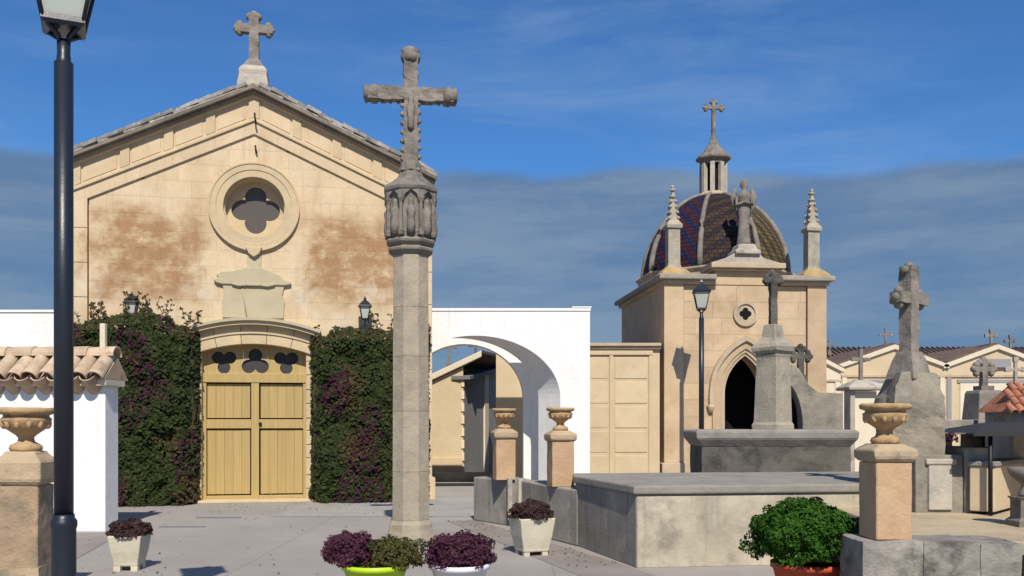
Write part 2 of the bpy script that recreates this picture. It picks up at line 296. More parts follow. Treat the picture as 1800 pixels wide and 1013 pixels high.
# ------------------------------------------------------------------ mesh helpers
class MB:
    def __init__(s): s.v = []; s.f = []; s.s = []
    def add(s, vs, fs, sm=False):
        o = len(s.v); s.v += [tuple(v) for v in vs]
        for f in fs: s.f.append(tuple(i + o for i in f)); s.s.append(sm)
        return s
    def box(s, x0, x1, y0, y1, z0, z1):
        return s.add([(x0, y0, z0), (x1, y0, z0), (x1, y1, z0), (x0, y1, z0), (x0, y0, z1), (x1, y0, z1), (x1, y1, z1), (x0, y1, z1)],
                     [(0, 3, 2, 1), (4, 5, 6, 7), (0, 1, 5, 4), (1, 2, 6, 5), (2, 3, 7, 6), (3, 0, 4, 7)])
    def gbox(s, x0, x1, y0, y1, z0, z1, cell=.06):      # box with subdivided faces, welded
        n = [max(1, int(round((b - a) / cell))) for a, b in ((x0, x1), (y0, y1), (z0, z1))]
        lo = (x0, y0, z0); hi = (x1, y1, z1); idx = {}; vs = []; fs = []
        def vid(i, j, k):
            key = (i, j, k)
            if key not in idx:
                idx[key] = len(vs)
                vs.append(tuple(lo[q] + (hi[q] - lo[q]) * key[q] / n[q] for q in range(3)))
            return idx[key]
        for a, b, c in ((0, 1, 2), (1, 2, 0), (2, 0, 1)):
            for side in (0, n[c]):
                for i in range(n[a]):
                    for j in range(n[b]):
                        q = []
                        for di, dj in ((0, 0), (1, 0), (1, 1), (0, 1)):
                            k = [0, 0, 0]; k[a] = i + di; k[b] = j + dj; k[c] = side; q.append(vid(*k))
                        fs.append(tuple(q if side else q[::-1]))
        return s.add(vs, fs)
    def prism(s, poly, y0, y1, back=None):             # polygon in x,z (counter-clockwise seen from -y), extruded along y
        n = len(poly); back = back or poly
        vs = [(x, y0, z) for x, z in poly] + [(x, y1, z) for x, z in back]
        fs = [tuple(range(n)), tuple(range(2 * n - 1, n - 1, -1))]
        for i in range(n):
            j = (i + 1) % n; fs.append((j, i, i + n, j + n))
        return s.add(vs, fs)
    def plan(s, poly, z0, z1, top=None):                # polygon in x,y (ccw from above), extruded along z
        n = len(poly); top = top or poly
        vs = [(x, y, z0) for x, y in poly] + [(x, y, z1) for x, y in top]
        fs = [tuple(range(n - 1, -1, -1)), tuple(range(n, 2 * n))]
        for i in range(n):
            j = (i + 1) % n; fs.append((i, j, j + n, i + n))
        return s.add(vs, fs)
    def lathe(s, prof, n=16, c=(0, 0), rot=0, sm=True, sx=1, sy=1):
        vs = []; fs = []
        for r, z in prof:
            for i in range(n):
                a = 2 * PI * i / n + rot; vs.append((c[0] + r * math.cos(a) * sx, c[1] + r * math.sin(a) * sy, z))
        for k in range(len(prof) - 1):
            for i in range(n):
                j = (i + 1) % n; fs.append((k * n + i, k * n + j, (k + 1) * n + j, (k + 1) * n + i))
        fs.append(tuple(range(n - 1, -1, -1))); m = (len(prof) - 1) * n; fs.append(tuple(range(m, m + n)))
        o = len(s.f); s.add(vs, fs, sm); s.s[-1] = False; s.s[-2] = False
        return s
    def square(s, prof, c=(0, 0), rot=0):               # square section: prof = (half width, z)
        return s.lathe([(h * math.sqrt(2), z) for h, z in prof], 4, c, PI / 4 + rot, False)
    def octo(s, prof, c=(0, 0)):
        return s.lathe([(h / math.cos(PI / 8), z) for h, z in prof], 8, c, PI / 8, False)
    def tube(s, pts, r, n=7):
        pts = [Vector(p) for p in pts]; rs = r if isinstance(r, (list, tuple)) else [r] * len(pts)
        vs = []; fs = []
        for i, p in enumerate(pts):
            d = (pts[min(i + 1, len(pts) - 1)] - pts[max(i - 1, 0)]).normalized()
            u = d.cross(Vector((0, 0, 1)) if abs(d.z) < .9 else Vector((1, 0, 0))).normalized(); v = d.cross(u)
            for k in range(n):
                a = 2 * PI * k / n; vs.append(p + (u * math.cos(a) + v * math.sin(a)) * rs[i])
        for i in range(len(pts) - 1):
            for k in range(n):
                j = (k + 1) % n; fs.append((i * n + k, (i + 1) * n + k, (i + 1) * n + j, i * n + j))
        fs.append(tuple(range(n))); m = (len(pts) - 1) * n; fs.append(tuple(range(m + n - 1, m - 1, -1)))
        return s.add(vs, fs, True)
    def polar(s, outer, inner, y0, y1, cx=0, cz=0):     # plate between two closed outlines (lists of equal length)
        n = len(outer); vs = []
        for y in (y0, y1):
            vs += [(cx + x, y, cz + z) for x, z in outer] + [(cx + x, y, cz + z) for x, z in inner]
        fs = []
        for i in range(n):
            j = (i + 1) % n
            fs += [(i, j, n + j, n + i), (2 * n + j, 2 * n + i, 3 * n + i, 3 * n + j),
                   (j, i, 2 * n + i, 2 * n + j), (n + i, n + j, 3 * n + j, 3 * n + i)]
        return s.add(vs, fs)
    def strip(s, inner, outer, y0, y1):                 # open band between two polylines (arch ring)
        n = len(inner); poly = list(inner) + list(outer)[::-1]
        for i in range(n - 1):
            q = [inner[i], inner[i + 1], outer[i + 1], outer[i]]
            s.prism(q, y0, y1)
        return s
    def xf(s, M4, start=0):
        for i in range(start, len(s.v)): s.v[i] = tuple(M4 @ Vector(s.v[i]))
        return s
    def rough(s, amp, freq=6.0, start=0, seed=0.0):     # uneven, weathered surface
        for i in range(start, len(s.v)):
            p = Vector(s.v[i]); q = p * freq + Vector((seed, seed * 1.7, seed * .6))
            s.v[i] = tuple(p + (noise.noise_vector(q) + noise.noise_vector(q * 2.7) * .5) * amp)
        return s
    def mesh(s, name):
        me = bpy.data.meshes.new(name); me.from_pydata(s.v, [], s.f)
        me.polygons.foreach_set('use_smooth', s.s)
        bm = bmesh.new(); bm.from_mesh(me); bmesh.ops.recalc_face_normals(bm, faces=bm.faces); bm.to_mesh(me); bm.free()
        me.update(); return me
def obj(mb, name, mat, parent=None, bev=0.0, loc=None, rz=None, label=None, seg=2):
    me = mb.mesh(name) if isinstance(mb, MB) else mb
    if not me.materials: me.materials.append(M[mat])
    o = bpy.data.objects.new(name, me); C.objects.link(o)
    if parent: o.parent = parent
    if loc: o.location = loc
    if rz is not None: o.rotation_euler = (0, 0, rz)
    if label: o['label'] = label
    if bev:
        b = o.modifiers.new('bevel', 'BEVEL'); b.width = bev; b.segments = seg; b.limit_method = 'ANGLE'; b.angle_limit = R(35)
    return o
def thing(name, label, cat, loc, rz=0, group=None):
    o = bpy.data.objects.new(name, None); C.objects.link(o); o.empty_display_size = .2
    o.location = loc; o.rotation_euler = (0, 0, rz); o['label'] = label; o['category'] = cat
    if group: o['group'] = group
    return o
def tag(o, label, cat, group=None):
    o['label'] = label; o['category'] = cat
    if group: o['group'] = group
    return o
def struct(o): o['kind'] = 'structure'; return o
def dup(ob, parent, loc=None, rot=None, scale=None):
    c = ob.copy(); C.objects.link(c); c.parent = parent
    if loc is not None: c.location = loc
    if rot is not None: c.rotation_euler = rot
    if scale is not None: c.scale = scale
    return c
def at(px, py, D): return Vector(((px - 900) / 1600 * D, D, CAM_H + (740 - py) / 1600 * D))
def X(px, D): return (px - 900) / 1600 * D
def circ(r, n=64, sx=1, sz=1): return [(r * sx * math.cos(2 * PI * i / n), r * sz * math.sin(2 * PI * i / n)) for i in range(n)]
def foil(k, d, r, n=96, ph=PI / 2):                     # k-lobed outline, lobes of radius r at distance d
    out = []
    for i in range(n):
        a = 2 * PI * i / n; best = 0
        for q in range(k):
            b = ph + 2 * PI * q / k; dd = d * math.cos(a - b); h = d * d - dd * dd
            if h <= r * r and dd + math.sqrt(r * r - h) > best: best = dd + math.sqrt(r * r - h)
        best = max(best, r * .6)
        out.append((best * math.cos(a), best * math.sin(a)))
    return out
def clip(poly, nx, nz, c):                              # keep nx*x + nz*z <= c
    out = []
    for i in range(len(poly)):
        p, q = poly[i], poly[(i + 1) % len(poly)]
        dp = nx * p[0] + nz * p[1] - c; dq = nx * q[0] + nz * q[1] - c
        if dp <= 0: out.append(p)
        if (dp < 0 < dq) or (dq < 0 < dp):
            t = dp / (dp - dq); out.append((p[0] + (q[0] - p[0]) * t, p[1] + (q[1] - p[1]) * t))
    return out
def area(p): return .5 * sum(p[i][0] * p[(i + 1) % len(p)][1] - p[(i + 1) % len(p)][0] * p[i][1] for i in range(len(p)))
def block(poly, y0, y1, ch=.007):                       # ashlar block with chamfered front edge
    cx = sum(p[0] for p in poly) / len(poly); cz = sum(p[1] for p in poly) / len(poly)
    def sh(p):
        dx, dz = cx - p[0], cz - p[1]; l = math.hypot(dx, dz) + 1e-6; return (p[0] + dx / l * ch * 1.4, p[1] + dz / l * ch * 1.4)
    n = len(poly); m = MB()
    fr = [sh(p) for p in poly]
    vs = [(x, y0, z) for x, z in fr] + [(x, y0 + ch, z) for x, z in poly] + [(x, y1, z) for x, z in poly]
    fs = [tuple(range(n))]
    for k in (0, n):
        for i in range(n):
            j = (i + 1) % n; fs.append((k + j, k + i, k + i + n, k + j + n))
    return m.add(vs, fs)
# leaves ---------------------------------------------------------------------------------------------
def leaves(mb, pts, size, up=.3, jit=.5):
    for p, nrm in pts:
        n = (Vector(nrm) + Vector((random.uniform(-1, 1), random.uniform(-1, 1), random.uniform(-1, 1) + up)) * jit).normalized()
        t = n.cross(Vector((random.uniform(-1, 1), random.uniform(-1, 1), random.uniform(-1, 1)))).normalized(); b = n.cross(t)
        s = size * random.uniform(.6, 1.35); p = Vector(p); wv = s * random.uniform(.42, .6)
        mb.add([p - t * s, p + b * wv + n * s * .12, p + t * s, p - b * wv + n * s * .12], [(0, 1, 2), (0, 2, 3)])
    return mb
def mound(c, rx, ry, rz, n, shell=.35, lump=.22, fl=5.0, lowcut=-.35):
    out = []; c = Vector(c)
    while len(out) < n:
        d = Vector((random.gauss(0, 1), random.gauss(0, 1), random.gauss(0, 1))).normalized()
        if d.z < lowcut: continue
        k = 1 + lump * noise.noise(d * fl * .45 + c * 3) + lump * .7 * noise.noise(d * fl + c * 5) - shell * random.random() ** 2
        out.append((c + Vector((d.x * rx, d.y * ry, d.z * rz)) * k, d))
    return out

# ================================================================== THE SETTING
g = MB(); g.add([(-400, -60, 0), (400, -60, 0), (400, 900, 0), (-400, 900, 0)], [(0, 1, 2, 3)])
struct(obj(g, 'ground', 'ground'))
g = MB(); g.add([(-1.02, 14.46, .004), (.70, 9.38, .004), (1.75, 6.2, .004), (2.5, 6.2, .004), (1.30, 9.95, .004), (-.62, 14.66, .004)], [(0, 1, 2, 3, 4, 5)])
struct(obj(g, 'paved_border', 'border'))
g = MB(); g.add([(-4.0, 15.2, .004), (2.0, 15.2, .004), (3.0, 23.1, .004), (-4.0, 23.1, .004)], [(0, 1, 2, 3)])
struct(obj(g, 'pale_pavement', 'palepave'))
g = MB(); g.add([(-9, 8.0, .005), (-4.5, 8.0, .005), (-5.55, 12.95, .005), (-9, 12.95, .005)], [(0, 1, 2, 3)])
struct(obj(g, 'side_path', 'border'))

# ================================================================== CHAPEL
CH = thing('chapel', 'limestone gabled chapel front with round quatrefoil window and ochre double door', 'chapel', (-5.08, 17.95, 0), R(10))
SL = .454                               # roof slope
DZ = 5.81                               # centre of the round window
# front wall core: upper part round the window, lower part round the door
top_poly = [(-3.46, 3.6), (3.46, 3.6), (3.46, 6.3), (0, 6.3 + 3.46 * SL), (-3.46, 6.3)]
angs = sorted({round(2 * PI * i / 72, 5) for i in range(72)} | {round(math.atan2(z - DZ, x) % (2 * PI), 5) for x, z in top_poly})
def ray(a):
    dx, dz = math.cos(a), math.sin(a); best = 1e9
    for i in range(5):
        (x0, z0), (x1, z1) = top_poly[i], top_poly[(i + 1) % 5]; z0 -= DZ; z1 -= DZ
        den = dx * (z1 - z0) - dz * (x1 - x0)
        if abs(den) < 1e-9: continue
        t = (x0 * (z1 - z0) - z0 * (x1 - x0)) / den; u = (x0 * dz - z0 * dx) / den
        if t > 0 and -1e-6 <= u <= 1 + 1e-6: best = min(best, t)
    return (dx * best, dz * best)
m = MB().polar([ray(a) for a in angs], [(.63 * math.cos(a), .63 * math.sin(a)) for a in angs], .05, .5, 0, DZ)
m.prism([(-3.46, 0), (-1.08, 0), (-1.08, 3.6), (-3.46, 3.6)], .05, .5)
m.prism([(1.08, 0), (3.46, 0), (3.46, 3.6), (1.08, 3.6)], .05, .5)
m.prism([(-1.08, 3.3), (1.08, 3.3), (1.08, 3.6), (-1.08, 3.6)], .06, .5)
m.box(-3.46, -3.1, .5, 11, 0, 6.3); m.box(3.1, 3.46, .5, 11, 0, 6.3)
m.prism([(-3.46, 0), (3.46, 0), (3.46, 6.3), (0, 6.3 + 3.46 * SL), (-3.46, 6.3)], 10.7, 11)
obj(m, 'wall', 'mortar', CH)
# ashlar blocks of the front
HC = .33; z = 0.0; row = 0
while z < 7.3:
    x = -3.06 - (.31 if row % 2 else 0) + random.uniform(-.05, .05)
    while x < 3.06:
        wd = random.uniform(.52, .74); a, b = max(x, -3.06), min(x + wd, 3.06); x += wd
        if b - a < .06: continue
        p = [(a + .0008, z + .0008), (b - .0008, z + .0008), (b - .0008, z + HC - .0008), (a + .0008, z + HC - .0008)]
        p = clip(p, SL, 1, 7.26); p = clip(p, -SL, 1, 7.26) if len(p) > 2 else p
        if len(p) < 3: continue
        if z < 3.29 and b > -1.12 and a < 1.12:
            p = clip(p, -1, 0, -1.12) if (a + b) / 2 > 0 else clip(p, 1, 0, -1.12)
        if len(p) < 3 or area(p) < .006: continue
        cx, cz = (a + b) / 2, z + HC / 2 - DZ; l = math.hypot(cx, cz)
        if min(math.hypot(px, pz - DZ) for px, pz in p) < .82 or l < .8:
            nx, nz = cx / l, cz / l; p = clip(p, -nx, -nz, -(.68 + nz * DZ))
        if len(p) < 3 or area(p) < .006: continue
        obj(block(p, random.uniform(-.0015, .0015), .06, .0012), 'stone_block', 'chapel', CH)
    z += HC; row += 1
# pilasters
for sx in (-1, 1):
    zt = 7.26 - SL * 3.08; zz_ = 0; k = 0
    while zz_ < zt - .05:
        h = min(.66, zt - zz_)
        xa, xb = sorted((sx * 3.08, sx * 3.5))
        last = zz_ + h > zt - .02
        top = [(xb, zz_ + h - .004 - (0 if not last else SL * .42 * (sx > 0))), (xa, zz_ + h - .004 - (0 if not last else SL * .42 * (sx < 0)))]
        obj(block([(xa, zz_ + .004), (xb, zz_ + .004)] + top, -.05 + random.uniform(-.003, .003), .12), 'pilaster_stone', 'chapel', CH)
        zz_ += h
    obj(MB().box(sx * 3.29 - .27, sx * 3.29 + .27, -.13, .2, 0, .45), 'pilaster_base', 'trim', CH, .015)
# raking members
def chevron(name, alo, ahi, w_, pr, mat, bev=.008, back=.1, notch=0):
    p = [(-w_, alo - SL * w_), (0, alo), (w_, alo - SL * w_), (w_, ahi - SL * w_), (0, ahi), (-w_, ahi - SL * w_)]
    o = obj(MB().prism(p, -pr, back), name, mat, CH, bev); return o
chevron('architrave', 7.245, 7.50, 3.50, .045, 'chapel')
chevron('lower_moulding', 7.49, 7.54, 3.51, .085, 'trim')
chevron('lower_moulding', 7.535, 7.57, 3.52, .065, 'trim')
chevron('frieze', 7.565, 7.98, 3.50, .03, 'chapel')
chevron('upper_moulding', 7.97, 8.02, 3.52, .10, 'trim')
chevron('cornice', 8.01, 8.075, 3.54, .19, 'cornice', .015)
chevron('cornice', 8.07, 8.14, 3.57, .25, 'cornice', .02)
cuts = [0, .82, 1.60, 2.40, 3.28]
for sx in (-1, 1):
    for i, u in enumerate(cuts):
        if i == 0 and sx > 0: continue
        hw = .10 if i == 0 else .085
        if i == 0: p = [(-hw, 7.57 - SL * hw), (0, 7.57), (hw, 7.57 - SL * hw), (hw, 7.975 - SL * hw), (0, 7.975), (-hw, 7.975 - SL * hw)]
        else:
            xs = sorted((sx * (u - hw), sx * (u + hw)))
            p = [(xs[0], 7.572 - SL * abs(xs[0])), (xs[1], 7.572 - SL * abs(xs[1])), (xs[1], 7.975 - SL * abs(xs[1])), (xs[0], 7.975 - SL * abs(xs[0]))]
        obj(MB().prism(p, -.072, .02), 'frieze_block', 'trim', CH, .006)
    for i in range(4):
        u0, u1 = cuts[i] + .15, cuts[i + 1] - .12
        xs = sorted((sx * u0, sx * u1))
        p = [(xs[0], 7.60 - SL * abs(xs[0])), (xs[1], 7.60 - SL * abs(xs[1])), (xs[1], 7.91 - SL * abs(xs[1])), (xs[0], 7.91 - SL * abs(xs[0]))]
        obj(block(p, -.042, -.01, .008), 'frieze_panel', 'chapel', CH)
# roof slabs and verge tiles
rf = MB()
for sx in (-1, 1):
    p = [(0, 8.145), (sx * 3.58, 8.145 - SL * 3.58), (sx * 3.58, 8.19 - SL * 3.58), (0, 8.19)]
    rf.prism(p if sx > 0 else p[::-1], -.24, 11.2)
roof = obj(rf, 'roof', 'roof_old', CH)
def tile_mesh(L_, r0, r1, n=7, th=.014):
    t = MB(); vs = []
    for y, r in ((0, r0), (L_, r1)):
        for rr in (r, r - th):
            for i in range(n + 1):
                a = PI * i / n; vs.append((rr * math.cos(a), y, rr * math.sin(a)))
    k = n + 1; fs = []
    for i in range(n):
        fs += [(i, i + 1, 2 * k + i + 1, 2 * k + i), (k + i + 1, k + i, 3 * k + i, 3 * k + i + 1), (i + 1, i, k + i, k + i + 1), (2 * k + i, 2 * k + i + 1, 3 * k + i + 1, 3 * k + i)]
    fs += [(0, 2 * k, 3 * k, k), (n, k + n, 3 * k + n, 2 * k + n)]
    t.add(vs, fs, False); return t
vt = tile_mesh(.30, .105, .085).mesh('verge_tile'); vt.materials.append(M['roof_old'])
sl_a = math.atan(SL)
for sx in (-1, 1):
    for k in range(15):
        u = .10 + k * .228
        o = obj(vt, 'verge_tile', 'roof_old', roof)
        q = Matrix.Rotation(sx * sl_a, 4, 'Y') @ Matrix.Rotation(-sx * PI / 2, 4, 'Z') @ Matrix.Rotation(random.uniform(-.06, .06), 4, 'Z')
        o.rotation_euler = q.to_euler(); o.location = (sx * u, -.16 + random.uniform(-.02, .02), 8.185 - SL * u + random.uniform(-.01, .02))
# round window
N96 = 96
o_ring = MB().polar(circ(.86, N96), circ(.72, N96), -.065, .05, 0, DZ).polar(circ(.74, N96), circ(.585, N96), -.05, .05, 0, DZ).polar(circ(.875, N96), circ(.835, N96), -.08, .05, 0, DZ)
ring = obj(o_ring, 'window_ring', 'trim', CH, .01)
obj(MB().prism([(-.16, -.80), (-.10, -.93), (0, -1.0), (.10, -.93), (.16, -.80)][::1], -.125, .03).xf(Matrix.Translation((0, 0, DZ))), 'pendant', 'trim', ring, .015)
obj(MB().polar(circ(.64, N96), circ(.565, N96), .05, .38, 0, DZ), 'window_reveal', 'trim', ring)
obj(MB().polar(circ(.60, N96), foil(4, .262, .208, N96), .25, .35, 0, DZ), 'quatrefoil_tracery', 'trim', ring, .012)
obj(MB().prism([(x, z + DZ) for x, z in circ(.6, 40)], .325, .335), 'window_pane', 'glassdark', ring)
# small rusty ring-bolt marks on the gable
for (zz0, h) in ((7.02, .16), (7.62, .22)):
    obj(MB().tube([(.02, -.03 if zz0 < 7.3 else -.15, zz0), (.03, -.06 if zz0 < 7.3 else -.19, zz0 - h * .5), (.05, -.04 if zz0 < 7.3 else -.16, zz0 - h)], .018), 'iron_hook', 'darkiron', CH)
# stem and shaped plaque below the window
obj(MB().box(-.13, .13, -.045, .06, 4.62, 4.86), 'plaque_stem', 'plaque', CH, .01)
pl = obj(MB().prism([(-.60, 3.62), (.56, 3.62), (.58, 3.95), (.54, 4.08), (.58, 4.28), (-.60, 4.28), (-.57, 4.08), (-.61, 3.95)], -.05, .06), 'plaque', 'plaque', CH, .012)
head = [(-.60, 4.27), (-.72, 4.30), (-.77, 4.36), (-.68, 4.40), (-.72, 4.46), (-.60, 4.52), (-.40, 4.54), (-.13, 4.62), (.13, 4.62), (.30, 4.56), (.50, 4.47), (.56, 4.40), (.70, 4.35), (.72, 4.30), (.58, 4.27)]
obj(MB().prism(head, -.085, .05), 'plaque_crest', 'plaque', pl, .02)
obj(MB().strip([(-.42, 4.27), (-.30, 4.235), (-.14, 4.25), (.14, 4.25), (.26, 4.235), (.40, 4.27)], [(-.42, 4.31), (-.30, 4.285), (-.14, 4.30), (.14, 4.30), (.26, 4.285), (.40, 4.31)], -.11, -.05), 'plaque_scroll', 'plaque', pl, .008)
obj(MB().tube([(-.22, -.052, 4.24), (-.2, -.053, 4.0), (-.14, -.053, 3.64)], .012), 'plaque_rib', 'plaque', pl)
# door surround
def seg(R_, zc, a, n=24): return [(R_ * math.sin(-a + 2 * a * i / n), zc + R_ * math.cos(-a + 2 * a * i / n)) for i in range(n + 1)]
RA = 3.14; ZC = 3.11 - RA
for k in range(5):                                   # lintel stones
    a0 = math.asin(1.22 / (RA + .2)); b0 = -a0 + 2 * a0 * k / 5 + .0012; b1 = -a0 + 2 * a0 * (k + 1) / 5 - .0012
    pts_i = [(RA * math.sin(b0 + (b1 - b0) * i / 5), ZC + RA * math.cos(b0 + (b1 - b0) * i / 5)) for i in range(6)]
    pts_o = [((RA + .38) * math.sin(b0 + (b1 - b0) * i / 5), ZC + (RA + .38) * math.cos(b0 + (b1 - b0) * i / 5)) for i in range(6)]
    obj(MB().prism(pts_i + pts_o[::-1], -.10 + random.uniform(-.004, .004), .30), 'lintel_stone', 'trim', CH, .008)
aa = math.asin(1.22 / (RA + .4))
hood = obj(MB().strip(seg(RA + .372, ZC, aa), seg(RA + .45, ZC, aa), -.24, .05), 'door_hood', 'trim', CH)
obj(MB().strip(seg(RA + .445, ZC, aa * 1.03), seg(RA + .50, ZC, aa * 1.03), -.30, .05), 'hood_slab', 'plaque', hood)
obj(MB().strip(seg(RA + .20, ZC, aa), seg(RA + .235, ZC, aa), -.125, .0), 'hood_fillet', 'trim', hood)
for sx in (-1, 1):
    zj = 0; k = 0
    while zj < 2.95:
        h = random.uniform(.24, .34); h = min(h, 2.96 - zj); wd = random.choice((.10, .16, .2))
        xa, xb = sorted((sx * .995, sx * (1.08 + wd)))
        if h > .05: obj(block([(xa, zj + .004), (xb, zj + .004), (xb, zj + h - .004), (xa, zj + h - .004)], -.035 + random.uniform(-.02, .008), .30, .012), 'jamb_stone', 'trim', CH)
        zj += h
obj(MB().box(-1.25, 1.25, -.22, .4, 0, .055), 'door_step', 'trim', CH, .012)
# the door: two leaves of boarded panels, transom with three trefoils
DY = .17
dr = thing('door', '', '', (0, 0, 0)); del dr['label']; del dr['category']; dr.parent = CH; dr['label'] = 'ochre boarded double door with trefoil transom'
fr = MB()
fr.box(-1.0, -.93, DY - .03, DY + .06, .055, 2.52); fr.box(.93, 1.0, DY - .03, DY + .06, .055, 2.52)
fr.box(-.075, .075, DY - .035, DY + .06, .055, 2.36)
fr.box(-.93, -.075, DY - .02, DY + .05, 1.45, 1.63); fr.box(.075, .93, DY - .02, DY + .05, 1.45, 1.63)
fr.box(-.93, -.075, DY - .02, DY + .05, .055, .12); fr.box(.075, .93, DY - .02, DY + .05, .055, .12)
fr.box(-1.0, 1.0, DY - .05, DY + .06, 2.36, 2.54)
obj(fr, 'door_frame', 'wood', dr, .006)
for sx in (-1, 1):
    for z0, z1 in ((.12, 1.45), (1.63, 2.36)):
        for k in range(5):
            x0 = sx * (.10 + k * .164) if sx > 0 else -(.10 + (k + 1) * .164)
            obj(MB().box(x0 + .001, x0 + .163, DY + .025 + random.uniform(-.002, .002), DY + .05, z0 + .025, z1 - .025), 'door_board', 'wood', dr, .004, seg=1)
def ray_to(poly, cx, cz, a):
    dx, dz = math.cos(a), math.sin(a); best = 1e9
    for i in range(len(poly)):
        (x0, z0), (x1, z1) = poly[i], poly[(i + 1) % len(poly)]; x0 -= cx; x1 -= cx; z0 -= cz; z1 -= cz
        den = dx * (z1 - z0) - dz * (x1 - x0)
        if abs(den) < 1e-9: continue
        t = (x0 * (z1 - z0) - z0 * (x1 - x0)) / den; u = (x0 * dz - z0 * dx) / den
        if t > 0 and -1e-6 <= u <= 1 + 1e-6: best = min(best, t)
    return (dx * best, dz * best)
def foil_at(k, d, r, ph, a):
    best = r * .6
    for q in range(k):
        b = ph + 2 * PI * q / k; dd = d * math.cos(a - b); h = d * d - dd * dd
        if h <= r * r: best = max(best, dd + math.sqrt(r * r - h))
    return (best * math.cos(a), best * math.sin(a))
def arch_z(x): return ZC + math.sqrt((RA + .02) ** 2 - x * x)
for px_, ph, xa, xb in ((-.60, -PI / 2, -1.0, -.30), (0, PI / 2, -.30, .30), (.60, -PI / 2, .30, 1.0)):
    d, r = (.145, .135) if px_ == 0 else (.13, .122)
    cz = 2.755 if px_ == 0 else 2.785
    pan = [(xa, 2.54), (xb, 2.54)] + [(xb + (xa - xb) * i / 8, arch_z(xb + (xa - xb) * i / 8)) for i in range(9)]
    an = sorted({round(2 * PI * i / 90, 5) for i in range(90)} | {round(math.atan2(z - cz, x - px_) % (2 * PI), 5) for x, z in pan})
    obj(MB().polar([ray_to(pan, px_, cz, a) for a in an], [foil_at(3, d, r, ph, a) for a in an], DY, DY + .05, px_, cz), 'transom_board', 'wood', dr)
    obj(MB().box(xa + .01, xb - .01, DY + .046, DY + .056, 2.545, 3.08), 'trefoil_pane', 'glassdoor', dr)
obj(MB().lathe([(.03, -.02), (.035, 0), (.02, .03)], 10).xf(Matrix.Translation((.1, DY - .05, 1.54)) @ Matrix.Rotation(PI / 2, 4, 'X')), 'door_handle', 'darkiron', dr)
# gable cross
def cross(mb, h, span, zarm, t, dep, flare=1.5, cell=.045, amp=.012, seed=0., bud=True):
    """budded stone cross standing at z=0 in the x,z plane"""
    st = len(mb.v)
    mb.gbox(-t / 2, t / 2, -dep / 2, dep / 2, 0, h - t * .5, cell)
    for sx in (-1, 1):
        a, b = sorted((sx * t * .3, sx * span / 2)); mb.gbox(a, b, -dep * .48, dep * .48, zarm - t * .45, zarm + t * .45, cell)
    f = t * flare
    if bud:
        for cx, cz, rr in ((-span / 2, zarm, -1), (span / 2, zarm, 1), (0, h - t * .4, 0)):
            for q in range(3):                       # three rounded lobes at each end
                a = (q - 1) * PI / 2 + (PI if rr < 0 else 0 if rr > 0 else PI / 2)
                k = f * (.28 if q == 1 else .42)
                ex, ez = math.cos(a) * k, math.sin(a) * k
                bx, bz = (-rr * t * .45, 0) if rr else (0, -t * .45)
                o = len(mb.v); g_ = f * .36
                mb.lathe([(g_ * .1, -g_), (g_ * .7, -g_ * .7), (g_, 0), (g_ * .7, g_ * .7), (g_ * .1, g_)], 10)
                mb.xf(Matrix.Translation((cx + bx + ex, 0, cz + bz + ez)) @ Matrix.Diagonal((1, min(1.0, dep * .62 / g_), 1, 1)), o)
    mb.rough(amp, 7, st, seed)
    return mb
obj(MB().square([(.30, 8.06), (.30, 8.20), (.265, 8.40), (.27, 8.50), (.23, 8.56), (.20, 8.60)]).xf(Matrix.Translation((-.02, .15, 0))), 'cross_pedestal', 'greylight', CH, .02)
cb = MB().square([(.20, 0), (.15, .10), (.10, .18)]); cb.rough(.01, 8); cross(cb, 1.20, .72, .80, .185, .15, 1.12)
obj(cb, 'gable_cross', 'grey', CH, loc=(-.02, .15, 8.58))

# wall lanterns above the creepers
def wall_lantern(loc, rz, label):
    t = thing('wall_lantern', label, 'lantern', loc, rz, 'lanterns on the chapel front')
    a = MB().tube([(0, 0, -.1), (0, -.15, -.13), (0, -.28, -.1), (0, -.30, -.02)], .014); obj(a, 'bracket', 'darkiron', t)
    c = MB()
    for k in range(4):
        x, y = (.1 if k % 2 else -.1), (.1 if k // 2 else -.1)
        c.tube([(x * .6, -.3 + y * .6, 0), (x, -.3 + y, .24)], .012, 5)
    c.square([(.075, -.02), (.075, .01)], (0, -.3)); c.square([(.135, .24), (.12, .27), (.05, .35), (.02, .37), (.03, .40), (.005, .45)], (0, -.3))
    obj(c, 'cage', 'darkiron', t)
    obj(MB().square([(.058, .01), (.093, .24)], (0, -.3)), 'glass', 'lampglass', t)
    return t
cw, sw = math.cos(R(10)), math.sin(R(10))
def chp(u, y, z): return (-5.08 + u * cw - y * sw, 17.95 + u * sw + y * cw, z)
wall_lantern(chp(-2.22, 0, 3.60), R(10), 'black wall lantern above the creeper left of the ochre door')
wall_lantern(chp(2.15, 0, 3.62), R(10), 'black wall lantern above the creeper right of the ochre door')

